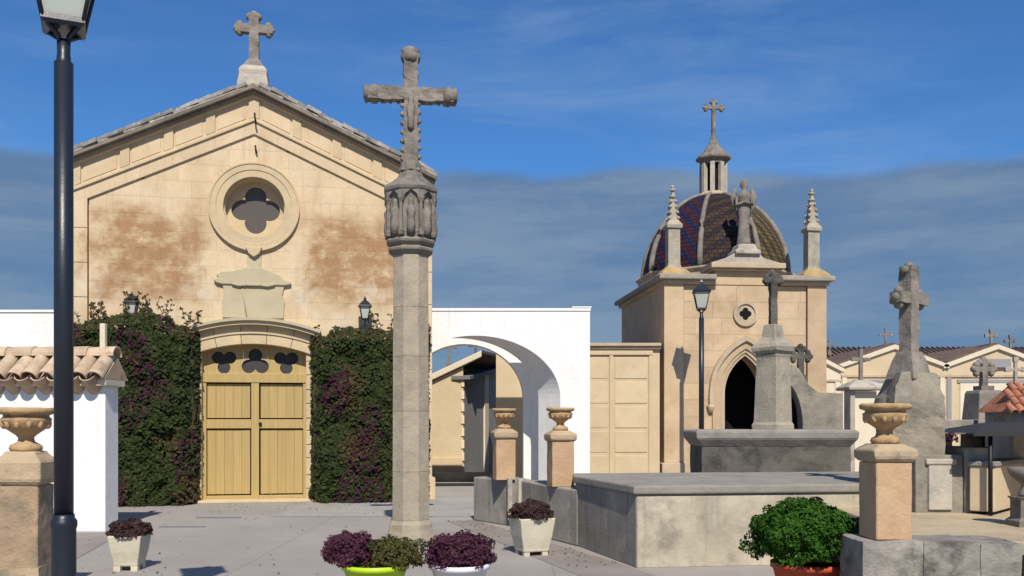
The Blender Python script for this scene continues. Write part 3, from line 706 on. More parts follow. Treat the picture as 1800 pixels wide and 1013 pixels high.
# bougainvillea
def bougainvillea(label, u0, u1, zt, topf, seed, nsh=26):
    random.seed(seed)
    um = (u0 + u1) / 2
    t = thing('bougainvillea', label, 'creeper', chp(um, 0, 0), R(10), 'creepers flanking the chapel door')
    hw = (u1 - u0) / 2
    f = MB(); fb = MB(); fl = MB(); pts = []; ptb = []; ptf = []
    def bulge(x, z): return .62 + .16 * noise.noise(Vector((x * 2.1, z * 1.6, seed))) + .09 * noise.noise(Vector((x * 5, z * 5, seed + 9)))
    n = 0
    while n < 15000:
        z = random.random() * (zt + .2); x = random.uniform(-hw, hw) * (1.0 + .05 * noise.noise(Vector((z * 3, seed, 0))))
        top = zt + topf(x) + .16 * noise.noise(Vector((x * 4, seed, 3)))
        if z > top: continue
        n += 1
        edge = min(1, (hw - abs(x)) / .3 + .15, (top - z) / .35 + .25)
        dpt = bulge(x, z) * edge ** .5
        face = random.random()
        y = -dpt * (1 - random.random() ** 2.2 * .45)
        if hw - abs(x) < .14: y = -random.random() * dpt
        nr = Vector((.7 * x / hw if hw - abs(x) < .25 else 0, -1, .55 if top - z < .3 else .12))
        q = (Vector((x, y, z + .01)), nr)
        k = noise.noise(Vector((x * 1.3 + 5, z * 1.3, seed * 2.0)))
        if k + random.uniform(-.25, .25) > .36 or (top - z < .25 and random.random() < .35): ptb.append(q)
        else: pts.append(q)
        kf = noise.noise(Vector((x * 1.5 + 2, z * 1.1, seed * 3.1)))
        if kf > .02 and random.random() < .30: ptf.append((Vector((x, y - .03, z)), nr))
    leaves(f, pts, .052); leaves(fb, ptb, .05); leaves(fl, ptf, .042)
    # wispy shoots along the top
    sh = MB()
    for k in range(nsh):
        x = random.uniform(-hw, hw); z0 = zt + topf(x) - .15; p = [Vector((x, -.35 * random.random() - .1, z0))]
        for s_ in range(5): p.append(p[-1] + Vector((random.uniform(-.07, .07), random.uniform(-.05, .03), random.uniform(.05, .12))))
        sh.tube(p, .006, 4)
        leaves(fb, [(a_ + Vector((random.uniform(-.04, .04), 0, random.uniform(-.03, .03))), (0, -1, .4)) for a_ in p for _ in range(3)], .038)
    obj(f, 'foliage', 'leaf', t); obj(fb, 'young_foliage', 'leafbrown', t); obj(fl, 'flowers', 'bract', t)
    for k in range(5): sh.tube([(random.uniform(-hw * .7, hw * .7), -.12, 0), (random.uniform(-hw, hw) * .7, -.15, zt * .5), (random.uniform(-hw, hw) * .8, -.12, zt * .9)], .03, 6)
    obj(sh, 'stems', 'twig', t)
    # solid dark core, added to stop light passing through the leaves
    c = MB(); c.gbox(-hw * .93, hw * .93, -.36, -.02, .02, zt - .18, .12); c.rough(.07, 3, 0, seed); obj(c, 'dark_core', 'twig', t)
    return t
bougainvillea('dark green creeper with magenta flowers filling the wall left of the chapel door', -3.5, -1.02, 3.42, lambda x: .30 * math.exp(-((x - .2) / .6) ** 2) - .12 * max(0, x - .6), 3)
bougainvillea('dense clipped creeper between the ochre door and the tall stone cross', 1.10, 3.42, 3.38, lambda x: .02 - .5 * max(0, -.8 - x), 5, 12)
random.seed(21)

# ================================================================== TALL WAYSIDE CROSS
WX = thing('wayside_cross', 'tall octagonal limestone column carrying a carved grey stone cross, in the plaza', 'stone cross', (-1.307, 11.75, 0), R(7))
b = MB().octo([(.30, 0), (.295, .10), (.275, .20), (.27, .28), (.24, .33)]); b.rough(.012, 5); obj(b, 'base', 'column', WX, .01)
zs = [.33, .95, 1.72, 2.42, 3.05, 3.72]
for i in range(5):
    r0 = .234 - .012 * i / 5; r1 = .234 - .012 * (i + 1) / 5
    obj(MB().octo([(r0, zs[i] + .001), (r1, zs[i + 1] - .001)]), 'shaft_drum', 'column', WX, .005)
obj(MB().octo([(.225, 3.715), (.24, 3.74), (.28, 3.77), (.285, 3.80), (.25, 3.83), (.30, 3.87), (.31, 3.90), (.27, 3.93)]), 'neck_moulding', 'grey', WX, .006)
cp = MB().octo([(.25, 3.92), (.265, 4.0), (.262, 4.40), (.28, 4.50)]); cp.rough(.006, 9)
cap = obj(cp, 'capital', 'grey', WX)
fig = MB().lathe([(.02, 0), (.07, .01), (.075, .12), (.06, .22), (.075, .30), (.05, .345), (.035, .36), (.045, .40), (.04, .44), (.01, .46)], 10, sx=1, sy=.8); fig.rough(.01, 14)
fig_me = fig.mesh('niche_figure'); fig_me.materials.append(M['grey'])
cl = MB().square([(.03, 0), (.03, .05), (.018, .07), (.018, .40), (.035, .46), (.03, .56)]); cl.rough(.005, 14)
cl_me = cl.mesh('colonnette'); cl_me.materials.append(M['grey'])
for k in range(8):
    a = k * PI / 4
    o = obj(fig_me, 'niche_figure', 'grey', cap, loc=(.27 * math.cos(a), .27 * math.sin(a), 3.96)); o.rotation_euler = (0, 0, a)
    a += PI / 8; o = obj(cl_me, 'colonnette', 'grey', cap, loc=(.315 * math.cos(a), .315 * math.sin(a), 3.95)); o.rotation_euler = (0, 0, a)
    a -= PI / 8
    cn = MB().prism([(-.10, 0), (-.075, .09), (0, .15), (.075, .09), (.10, 0), (.12, 0), (.12, .17), (-.12, .17), (-.12, 0)][::-1], -.03, .04); cn.rough(.004, 14)
    o = obj(cn, 'niche_canopy', 'grey', cap, loc=(.285 * math.cos(a), .285 * math.sin(a), 4.37)); o.rotation_euler = (0, 0, a + PI / 2)
ab = MB().octo([(.30, 4.50), (.335, 4.53), (.34, 4.57), (.32, 4.60), (.26, 4.64), (.17, 4.72), (.14, 4.78), (.125, 4.92)]); ab.rough(.012, 8); obj(ab, 'abacus', 'grey', WX, .006)
cr = MB(); cross(cr, 1.52, 1.10, .93, .18, .17, 1.25, .035, .022, 2.0, False)
for cx, cz in ((-.50, .93), (.50, .93), (0, 1.44)):
    st = len(cr.v); cr.lathe([(.05, -.09), (.115, -.08), (.13, -.02), (.10, .03), (.125, .075), (.07, .10)], 10)
    rot = Matrix.Rotation(PI / 2 * (1 if cx > 0 else -1 if cx < 0 else 0), 4, 'Y'); cr.xf(Matrix.Translation((cx, 0, cz)) @ rot, st); cr.rough(.014, 12, st)
for k in range(7):                                   # crockets up the edges of the shaft
    for sx in (-1, 1):
        zc = .10 + k * .115 if k < 7 else 0
        st = len(cr.v); cr.lathe([(.004, -.04), (.036, -.016), (.032, .018), (.004, .04)], 6); cr.xf(Matrix.Translation((sx * .102, -.02, zc + (.03 if sx > 0 else 0))), st)
for k in range(3):
    for sx in (-1, 1):
        for sz in (-1, 1):
            st = len(cr.v); cr.lathe([(.004, -.022), (.02, -.01), (.018, .01), (.004, .022)], 6); cr.xf(Matrix.Translation((sx * (.16 + k * .1), 0, .93 + sz * .10)), st)
st = len(cr.v); cr.lathe([(.02, 0), (.045, .03), (.04, .18), (.055, .30), (.03, .34), (.035, .38), (.03, .42), (.01, .43)], 8, sy=.7); cr.rough(.008, 14, st); cr.xf(Matrix.Translation((0, -.10, .46)), st)
st = len(cr.v); cr.lathe([(.16, -.06), (.13, .0), (.10, .08), (.09, .2)], 8, sm=False); cr.rough(.02, 9, st)
obj(cr, 'carved_cross', 'grey', WX, loc=(0, 0, 4.87))

# ================================================================== STREET LAMPS
def street_lamp(label, loc, rz, zpost, r, collar, s=1.0, gl='lampglass'):
    t = thing('street_lamp', label, 'street lamp', loc, rz, 'street lamps')
    obj(MB().lathe([(r * 1.9, 0), (r * 1.9, .06), (r * 1.3, .10), (r * 1.27, collar - .05), (r * 1.38, collar - .03), (r * 1.38, collar), (r * 1.12, collar + .02), (r * 1.12, collar + .04)], 24), 'base', 'iron', t)
    obj(MB().lathe([(r, collar), (r * .98, zpost)], 24), 'post', 'iron', t)
    nk = MB().lathe([(r * .98, zpost), (r * .8, zpost + .01), (r * .72, zpost + .02), (r * .72, zpost + .04), (r * .66, zpost + .05), (r * .70, zpost + .14)], 20)
    zb = zpost + .235 * s
    for k in range(4):
        a = PI / 4 + k * PI / 2; dx, dy = math.cos(a), math.sin(a)
        nk.tube([(dx * r * .5, dy * r * .5, zpost + .12), (dx * r * .75, dy * r * .75, zpost + .17 * s), (dx * .15 * s, dy * .15 * s, zb)], .016, 6)
    obj(nk, 'bracket', 'iron', t)
    hb, ht, hh = .115 * s, .205 * s, .46 * s
    f = MB().square([(hb, zb - .02), (hb + .015, zb), (hb + .01, zb + .035)])
    for k in range(4):
        a = PI / 4 + k * PI / 2; q = math.sqrt(2)
        f.tube([(math.cos(a) * hb * q, math.sin(a) * hb * q, zb), (math.cos(a) * ht * q, math.sin(a) * ht * q, zb + hh)], .014 * s, 6)
    ln = obj(f, 'lantern', 'iron', t)
    for k in range(4):
        p = MB().add([(-hb * .97, -hb * .97, zb + .035), (hb * .97, -hb * .97, zb + .035), (ht * .97, -ht * .97, zb + hh), (-ht * .97, -ht * .97, zb + hh)], [(0, 1, 2, 3)])
        o = obj(p, 'glass_pane', gl, ln); o.rotation_euler = (0, 0, k * PI / 2)
    obj(MB().lathe([(.03, zb + .03), (.05, zb + .12), (.05, zb + .26), (.03, zb + .3)], 10), 'bulb', 'whitepot', ln)
    obj(MB().square([(ht + .03, zb + hh - .01), (ht + .035, zb + hh + .03), (ht * .62, zb + hh + .16 * s), (ht * .35, zb + hh + .2 * s), (.03, zb + hh + .24 * s), (.035, zb + hh + .28 * s), (.006, zb + hh + .36 * s)]), 'lantern_roof', 'iron', t)
    return t
street_lamp('tall dark blue street lamp standing nearest, its head cut by the picture top', (X(112, 5.5), 5.5, 0), R(24), 3.76, .055, .995, .92)
street_lamp('slender black street lamp standing before the domed mausoleum', (X(1233, 22.3), 22.3, 0), R(-8), 4.12, .064, .9, .9)

# ================================================================== LEFT OUTBUILDING WITH TILED EAVES
OB = thing('outbuilding', 'low white wall block with clay tiled coping behind the near street lamp', 'outbuilding', (X(185, 13.1), 13.1, 0), R(-1.0))
obj(MB().box(-4.2, 0, 0, .42, 0, 2.10), 'wall', 'white', OB, .012)
obj(MB().box(-4.22, .06, -.12, .52, 2.10, 2.20), 'eaves_band', 'creamlight', OB, .015)
tl = .80                                             # slope of the coping tiles
obj(MB().add([(-4.2, -.16, 2.20), (.06, -.16, 2.20), (.06, .26, 2.20 + .42 * tl), (-4.2, .26, 2.20 + .42 * tl), (-4.2, .62, 2.20), (.06, .62, 2.20)],
    [(0, 1, 2, 3), (3, 2, 5, 4), (0, 4, 5, 1), (0, 3, 4), (1, 5, 2)]), 'roof_deck', 'terratile', OB)
tm = tile_mesh(.56, .118, .100, 9, .016).mesh('roof_tile'); tm.materials.append(M['terratile'])
for k in range(18):
    o = obj(tm, 'roof_tile', 'terratile', OB)
    o.location = (-.05 - k * .232 + random.uniform(-.008, .008), -.22 + random.uniform(-.012, .012), 2.20 + random.uniform(-.005, .005))
    o.rotation_euler = (math.atan(tl) - .03, 0, random.uniform(-.03, .03))
    o2 = obj(tm, 'channel_tile', 'terratile', OB)
    o2.location = (-.166 - k * .232, -.20, 2.26); o2.rotation_euler = (math.atan(tl) - .03, PI, 0)
rt_ = tile_mesh(.44, .15, .135, 9, .018).mesh('ridge_tile'); rt_.materials.append(M['terratile'])
for k in range(11):
    o = obj(rt_, 'ridge_tile', 'terratile', OB); o.location = (.08 - k * .40, .22, 2.545 + random.uniform(-.006, .006)); o.rotation_euler = (0, R(1.5), PI / 2 + random.uniform(-.02, .02))
obj(MB().box(-.16, -.08, .16, .24, 2.65, 3.02), 'vent_pipe', 'creamlight', OB, .01)
lw = obj(MB().box(-9, -5.6, 0, .5, 0, 3.94).box(-9.05, -5.6, -.03, .53, 3.94, 3.99), 'white_wall', 'white', loc=(-3.2, 19.6, 0))
tag(lw, 'plain white wall left of the chapel rising behind the tiled outbuilding', 'wall')

# ================================================================== WHITE ARCHED WALL right of the chapel
def ell(cx, zs_, rx, rz, a0, a1, n=28): return [(cx + rx * math.cos(a0 + (a1 - a0) * i / n), zs_ + rz * math.sin(a0 + (a1 - a0) * i / n)) for i in range(n + 1)]
def arch_wall(xl, xr, zt, cx, rx, zs_, rz, D, th, sh):
    amax = math.acos(max(-1, (xl - cx) / rx)) if abs((xl - cx) / rx) < 1 else PI
    front = [(xr, 0), (xr, zt), (xl, zt)] + ell(cx, zs_, rx, rz, amax, 0) + [(cx + rx, 0)]
    if amax >= PI: front = [(xr, 0), (xr, zt), (xl, zt), (xl, 0), (cx - rx, 0)] + ell(cx, zs_, rx, rz, PI, 0) + [(cx + rx, 0)]
    k0 = 3 if amax < PI else 4
    back = [(x - (sh if i >= k0 else 0), z) for i, (x, z) in enumerate(front)]
    return MB().prism(front[::-1], D, D + th, back[::-1])
AW = thing('arch_wall', 'white wall pierced by a wide arch adjoining the chapel', 'wall', (0, 19, 0))
m = arch_wall(-1.78, 1.627, 3.89, -.77, 1.78, 2.07, 1.31, 0, .6, .44)
obj(m, 'wall', 'white', AW)
obj(MB().box(-1.78, 1.645, -.02, .62, 3.89, 3.95), 'coping', 'white', AW, .01)
obj(MB().box(1.25, 1.66, -.03, .3, 3.953, 3.985), 'coping_slab', 'white', AW, .01)
RW = thing('arch_wall', 'second white arch seen through the wide arch of the front wall', 'wall', (0, 20.6, 0))
m = arch_wall(-3.2, 1.5, 3.86, -1.08, 1.34, 2.12, 1.22, 0, .45, 0.02)
obj(m, 'wall', 'white', RW)

# ================================================================== BUILDINGS BEHIND THE ARCH
GH = thing('tomb_house', 'cream gabled tomb house with side coloured grey for shade seen through the arch', 'tomb house', (X(814, 24.4), 24.4, 0))
obj(MB().prism([(-4, 0), (0, 0), (0, 3.05), (-4, 1.17)], 0, .3), 'wall', 'cream', GH)
obj(MB().prism([(-4.2, 1.10), (.5, 3.31), (.5, 3.48), (-4.2, 1.27)], -.14, .16), 'verge', 'creamlight', GH, .02)
obj(MB().add([(-4.2, .1, 1.29), (.5, .1, 3.50), (1.5, 5.2, 3.62), (-3.2, 5.2, 1.4), (-4.2, .1, 1.22), (.5, .1, 3.42), (1.5, 5.2, 3.54), (-3.2, 5.2, 1.32)], [(0, 1, 2, 3), (4, 7, 6, 5), (0, 4, 5, 1), (1, 5, 6, 2), (2, 6, 7, 3), (3, 7, 4, 0)]), 'roof', 'browntile', GH)
sd = MB(); d = Vector((1.0, 5.2, 0)); nrm = Vector((5.2, -1.0, 0)).normalized()
def sidebox(mb, t0, t1, o0, o1, z0a, z1a, z0b=None, z1b=None):
    z0b = z0a if z0b is None else z0b; z1b = z1a if z1b is None else z1b
    P = [d * t0 + nrm * o0, d * t1 + nrm * o0, d * t1 + nrm * o1, d * t0 + nrm * o1]
    Z0 = (z0a, z0b, z0b, z0a); Z1 = (z1a, z1b, z1b, z1a)
    return mb.add([(p.x, p.y, z) for p, z in zip(P, Z0)] + [(p.x, p.y, z) for p, z in zip(P, Z1)], [(0, 3, 2, 1), (4, 5, 6, 7), (0, 1, 5, 4), (1, 2, 6, 5), (2, 3, 7, 6), (3, 0, 4, 7)])
obj(sidebox(MB(), .0, 1, -.02, .012, 0, 2.72, 0, 3.3), 'side_wall', 'grey_and_shade', GH)  # shade of this side is put into its grey colour
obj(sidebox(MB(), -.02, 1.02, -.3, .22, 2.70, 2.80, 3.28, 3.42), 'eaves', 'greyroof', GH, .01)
obj(sidebox(MB(), .46, .56, .01, .06, 0, 2.98, 0, 3.02), 'pilaster', 'creamlight', GH, .01)
for k in range(8): obj(MB().box(-.05, .035, -.035, .05, .2 + k * .33, .42 + k * .33), 'quoin', 'creamlight', GH, .008)
obj(MB().box(-3, -.02, -.06, .0, 0, .62), 'plinth', 'cream', GH, .01)
H2 = obj(MB().box(0, 1.6, 0, 3, 0, 3.42), 'tomb_wall', 'cream', loc=(X(872, 22.65), 22.65, 0)); H2.modifiers.clear()
tag(H2, 'plain cream wall behind the second white arch, half in shadow', 'wall')
kb = obj(MB().box(-3.2, 0.9, 0, .35, 0, .24), 'kerb_step', 'coping', bev=.02, loc=(-.1, 23.9, 0))
tag(kb, 'low grey stone step in front of the tomb house behind the arch', 'step')
def thin_cross(label, p, h, span, t, mat='grey', rz=0, arm=.68, group='small crosses on the tombs'):
    m_ = MB().box(-t / 2, t / 2, -t / 2, t / 2, 0, h)
    m_.box(-span / 2, -t / 2, -t * .45, t * .45, h * arm - t / 2, h * arm + t / 2); m_.box(t / 2, span / 2, -t * .45, t * .45, h * arm - t / 2, h * arm + t / 2)
    for cx, cz in ((-span / 2, h * arm), (span / 2, h * arm), (0, h)): m_.box(cx - t * .75, cx + t * .75, -t * .6, t * .6, cz - t * .75, cz + t * .75)
    m_.box(-t * 1.2, t * 1.2, -t, t, -.12, t * .8)
    o = obj(m_, 'cross', mat, None, t * .15, loc=p, rz=rz); tag(o, label, 'cross', group); return o
thin_cross('small stone cross on the tomb house left side, just right of the column', at(789, 640, 25.6), .7, .36, .06)
thin_cross('small stone cross on the tomb house roof under the arch crown', at(836, 630, 26.5), .56, .34, .07)

# ================================================================== NICHE WALL
NW = thing('niche_wall', 'cream columbarium wall with rows of burial niches beside the white arch', 'niche wall', (X(1037, 23.5), 23.5, 0))
wN = 1.80
obj(MB().box(-.3, wN, 0, 1.0, 0, 3.45), 'wall', 'niche', NW)
obj(MB().box(-.3, wN + .02, -.10, 1.05, 3.45, 3.52).box(-.3, wN + .02, -.16, 1.05, 3.52, 3.60), 'cornice', 'maustrim', NW, .012)
for x0 in (-.28, .50, 1.52): obj(MB().box(x0, x0 + (.10 if x0 > 0 else .2), -.04, .01, 0, 3.42), 'frame_post', 'niche', NW, .008)
obj(MB().box(-.28, 1.62, -.055, .0, 3.30, 3.45), 'frame_head', 'niche', NW, .008)
for k in range(5):
    z0 = .15 + k * .635
    obj(MB().box(.64, 1.48, -.018, .01, z0, z0 + .55), 'niche_slab', 'cream' if k % 2 == 0 or k == 3 else 'niche', NW, .012)
    obj(MB().box(-.04, .46, -.012, .01, z0, z0 + .55), 'niche_slab', 'niche', NW, .012)

# ================================================================== DOMED MAUSOLEUM
MA = thing('mausoleum', 'square limestone mausoleum with tiled ribbed dome, lantern and pinnacles', 'mausoleum', (6.15, 24.0, 0), R(5.5))
HWm, DP, ZT = 2.17, 5.2, 5.18
def pointed(hw, zs_, za, n=14):                      # pointed arch polyline from left spring to right spring
    h = za - zs_; Rr = (hw * hw + h * h) / (2 * hw); out = []
    a1 = math.atan2(h, Rr - hw)
    for i in range(n + 1):
        a = a1 * i / n; out.append((-hw + Rr - Rr * math.cos(a), zs_ + Rr * math.sin(a)))
    return out + [(-x, z) for x, z in out[-2::-1]]
op = pointed(.55, 2.3, 3.32)
m = MB().prism(([(-HWm, 0), (-.55, 0)] + op + [(.55, 0), (HWm, 0), (HWm, ZT), (-HWm, ZT)]), .05, .55)
m.box(-HWm, -HWm + .5, .55, DP, 0, ZT); m.box(HWm - .5, HWm, .55, DP, 0, ZT); m.box(-HWm + .5, HWm - .5, DP - .4, DP, 0, ZT)
obj(m, 'wall', 'maus', MA)
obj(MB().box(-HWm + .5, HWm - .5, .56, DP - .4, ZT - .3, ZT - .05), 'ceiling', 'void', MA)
obj(MB().box(-1.6, 1.6, 1.6, 1.65, 0, ZT - .3), 'dark_doorway_sheet', 'void', MA)  # black sheet painting the darkness inside the doorway
z = 0; row = 0; HM = .43
while z < ZT - .05:
    x = -1.66 - (.4 if row % 2 else 0)
    while x < 1.66:
        wd = random.uniform(.7, .95); a, b_ = max(x, -1.66), min(x + wd, 1.66); x += wd
        if b_ - a < .06: continue
        p = [(a + .0012, z + .0012), (b_ - .0012, z + .0012), (b_ - .0012, min(z + HM, ZT) - .0012), (a + .0012, min(z + HM, ZT) - .0012)]
        cx = (a + b_) / 2
        if z < 2.3 and b_ > -.9 and a < .9: p = clip(p, -1, 0, -.9) if cx > 0 else clip(p, 1, 0, -.9)
        elif z < 3.8 and len(p) > 2:
            ex, ez = .9, 1.3; cxn, czn = cx / ex, (z + HM / 2 - 2.3) / ez; l = math.hypot(cxn, czn)
            if min(math.hypot(q[0] / ex, (q[1] - 2.3) / ez) for q in p) < 1.08 or l < 1.05:
                nx, nz = cxn / l, czn / l; p = clip(p, -nx / ex, -nz / ez, -(1 + nz / ez * 2.3))
        if len(p) < 3 or area(p) < .008: continue
        obj(block(p, random.uniform(-.0025, .0025), .06, .004), 'stone_block', 'maus', MA)
    z += HM; row += 1
for sx in (-1, 1):
    obj(MB().box(*sorted((sx * 1.68, sx * (HWm + .03))), -.07, .3, .5, ZT), 'corner_pilaster', 'maus', MA, .012)
    obj(MB().box(*sorted((sx * 1.62, sx * (HWm + .10))), -.13, .35, 0, .5), 'pilaster_base', 'maustrim', MA, .02)
for hw, za, hwi, zi, y0, mt in ((1.0, 3.84, .90, 3.70, -.13, 'maustrim'), (.90, 3.71, .72, 3.50, -.06, 'maus'), (.72, 3.51, .62, 3.40, -.02, 'maustrim'), (.63, 3.42, .55, 3.32, .02, 'maus')):
    zlow = 2.0 if hw > .95 else 0
    inn = [(-hwi, zlow)] + pointed(hwi, 2.3, zi) + [(hwi, zlow)]; out = [(-hw, zlow)] + pointed(hw, 2.3, za) + [(hw, zlow)]
    obj(MB().strip(inn, out, y0, .3), 'archivolt', mt, MA)
for sx in (-1, 1): obj(MB().lathe([(.01, -.16), (.07, -.1), (.10, 0), (.10, .06)], 10).xf(Matrix.Translation((sx * .95, -.06, 1.96))), 'corbel', 'maustrim', MA)
oc = obj(MB().polar(circ(.33, 48), circ(.255, 48), -.06, .03, 0, 4.42).polar(circ(.26, 48), foil(4, .085, .08, 48), -.02, .03, 0, 4.42), 'oculus', 'maustrim', MA)
obj(MB().prism([(x, z + 4.42) for x, z in circ(.2, 20)], .0, .02), 'oculus_pane', 'void', oc)
# cornice, raised centre
obj(MB().box(-HWm - .08, -.80, -.14, DP + .1, ZT, ZT + .10).box(.85, HWm + .08, -.14, DP + .1, ZT, ZT + .10), 'cornice', 'maustrim', MA, .015)
obj(MB().box(-HWm - .20, -.84, -.26, DP + .22, ZT + .10, ZT + .24).box(.89, HWm + .20, -.26, DP + .22, ZT + .10, ZT + .24), 'cornice_slab', 'mauscorn', MA, .03)
obj(MB().box(-.80, .85, .0, .5, ZT, ZT + .36), 'raised_centre', 'maus', MA, .01)
obj(MB().box(-.90, .95, -.14, .6, ZT + .36, ZT + .42).box(-.98, 1.03, -.22, .7, ZT + .42, ZT + .56), 'centre_cornice', 'maustrim', MA, .015)
pd = MB().prism([(-.98, ZT + .56), (1.03, ZT + .56), (.5, ZT + .70), (.3, ZT + .84), (-.3, ZT + .84), (-.5, ZT + .70)], -.1, .5); pd.rough(.012, 5); obj(pd, 'pediment_base', 'greylight', MA, .02)
# drum + dome
dc = (0, 2.65)
obj(MB().octo([(2.05, ZT + .24), (2.05, ZT + .52), (2.12, ZT + .56), (2.12, ZT + .62)], dc).xf(Matrix.Identity(4)), 'drum', 'maustrim', MA, .02)
ZD, HD, RD = ZT + .60, 2.42, 2.08
def dome_r(t): return RD * math.cos(t * PI / 2 * .93) ** 1.22
def dome_z(t): return ZD + HD * math.sin(t * PI / 2) ** 1.02
pal = ['dome_ochre', 'dome_ochre', 'dome_brown', 'dome_blue', 'dome_blue', 'dome_brown', 'dome_ochre', 'dome_ochre']
NTt = 14
for k in range(8):
    a0 = R(17) + k * PI / 4; a1 = a0 + PI / 4
    vs = []; fs = []; uv = []
    for i in range(NTt + 1):
        t_ = i / NTt * .965; r_ = dome_r(t_); z_ = dome_z(t_)
        for j in range(5):
            f_ = j / 4; xx = r_ * (math.cos(a0) * (1 - f_) + math.cos(a1) * f_); yy = r_ * (math.sin(a0) * (1 - f_) + math.sin(a1) * f_)
            bl = 1 + .05 * math.sin(f_ * PI)
            vs.append((dc[0] + xx * bl, dc[1] + yy * bl, z_)); uv.append(((f_ - .5) * r_ * .78, i / NTt * 3.2))
    for i in range(NTt):
        for j in range(4):
            fs.append((i * 5 + j, i * 5 + j + 1, i * 5 + j + 6, i * 5 + j + 5))
    me = bpy.data.meshes.new('dome_panel'); me.from_pydata(vs, [], fs); ul = me.uv_layers.new(name='UVMap')
    for lp in me.loops: ul.data[lp.index].uv = uv[lp.vertex_index]
    mid = math.degrees((a0 + a1) / 2)
    me.materials.append(M[pal[k]]); o = obj(me, 'dome_panel', pal[k], MA)
    for p_ in me.polygons: p_.use_smooth = True
    rp = [(dc[0] + dome_r(i / 16 * .965) * 1.012 * math.cos(a0), dc[1] + dome_r(i / 16 * .965) * 1.012 * math.sin(a0), dome_z(i / 16 * .965)) for i in range(17)]
    obj(MB().tube(rp, [.085 - .035 * i / 16 for i in range(17)], 8), 'dome_rib', 'grey', MA)
ZL = ZD + HD - .08
lt = thing('lantern', '', '', (dc[0], dc[1], ZL)); del lt['category']; lt['label'] = 'slim stone lantern crowned by a cross'; lt.parent = MA
obj(MB().octo([(.50, -.08), (.50, .05), (.40, .10), (.36, .14)]), 'lantern_base', 'maustrim', lt, .01)
obj(MB().octo([(.22, .13), (.22, .98)]), 'lantern_core', 'void', lt)
for k in range(8):
    a = PI / 8 + k * PI / 4
    o = obj(MB().box(-.065, .065, -.065, .065, .12, .98), 'lantern_post', 'greylight', lt, .01, loc=(.335 * math.cos(a), .335 * math.sin(a), 0)); o.rotation_euler = (0, 0, a)
obj(MB().octo([(.36, .96), (.36, 1.06), (.47, 1.10), (.48, 1.16), (.38, 1.28), (.26, 1.40), (.14, 1.56), (.10, 1.62)]), 'lantern_cap', 'grey', lt, .01)
cx_ = MB().octo([(.13, 0), (.09, .12), (.06, .3)]); cross(cx_, 1.30, .56, 1.06, .095, .10, 1.7, .05, .006, 4.)
obj(cx_, 'lantern_cross', 'grey', lt, loc=(0, 0, 1.58))
def pinnacle(mb, w_, h1, h2, seed):
    mb.square([(w_ * 1.2, 0), (w_ * 1.2, .08), (w_ * 1.05, .14), (w_, .20), (w_ * .97, h1)])
    st = len(mb.v); mb.square([(w_ * 1.25, h1), (w_ * 1.3, h1 + .08), (w_ * .85, h1 + .20), (w_ * .65, h1 + .3), (w_ * .3, h2 - .14), (w_ * .2, h2)])
    for k in range(5):
        zc = h1 + .12 + (h2 - h1 - .25) * k / 5; rr = w_ * (1.05 - .7 * k / 5)
        for q in range(4):
            a = q * PI / 2 + PI / 4; o = len(mb.v); mb.lathe([(.005, -.05), (.045, -.02), (.04, .02), (.005, .05)], 6)
            mb.xf(Matrix.Translation((math.cos(a) * rr * 1.2, math.sin(a) * rr * 1.2, zc)), o)
    for zf, rf_ in ((h2 - .16, .10), (h2 + .02, .085), (h2 + .1, .05)):
        o = len(mb.v); mb.lathe([(.01, -.05), (rf_, -.01), (rf_ * .9, .03), (.01, .06)], 8); mb.xf(Matrix.Translation((0, 0, zf)), o)
    mb.rough(.012, 9, st, seed)
    return mb
for i, sx in enumerate((-1, 1)):
    obj(MB().square([(.38, ZT + .24), (.36, ZT + .30), (.22, ZT + .44)], (sx * (HWm - .27), .2)), 'pinnacle_base', 'ochrecap', MA, .015)
    obj(pinnacle(MB(), .16, 1.12, 2.12, i * 3.3), 'pinnacle', 'greymid', MA, loc=(sx * (HWm - .27), .2, ZT + .36))
cf = MB().square([(.34, 0), (.34, .08), (.26, .14), (.24, .24), (.20, .28)])
obj(cf, 'statue_plinth', 'greylight', MA, .012, loc=(.02, .15, ZT + .80))
cf = MB().lathe([(.20, 0), (.19, .1), (.145, .4), (.14, .75), (.155, .95), (.13, 1.08), (.18, 1.28), (.19, 1.36), (.09, 1.44), (.055, 1.47), (.065, 1.52), (.10, 1.58), (.105, 1.66), (.07, 1.74), (.02, 1.77)], 14, sy=.75)
for sx in (-1, 1):                                   # folded wings behind the shoulders, arms crossed on the chest
    cf.tube([(sx * .12, .10, .75), (sx * .22, .13, 1.05), (sx * .27, .13, 1.32), (sx * .20, .12, 1.56)], [.03, .07, .09, .03], 8)
    cf.tube([(sx * .19, 0, 1.30), (sx * .20, -.08, 1.08), (-sx * .04, -.16, 1.14)], [.06, .055, .04], 8)
cf.rough(.018, 6, 0, 1.); obj(cf, 'statue', 'grey', MA, loc=(.02, .15, ZT + 1.06), rz=R(-14))
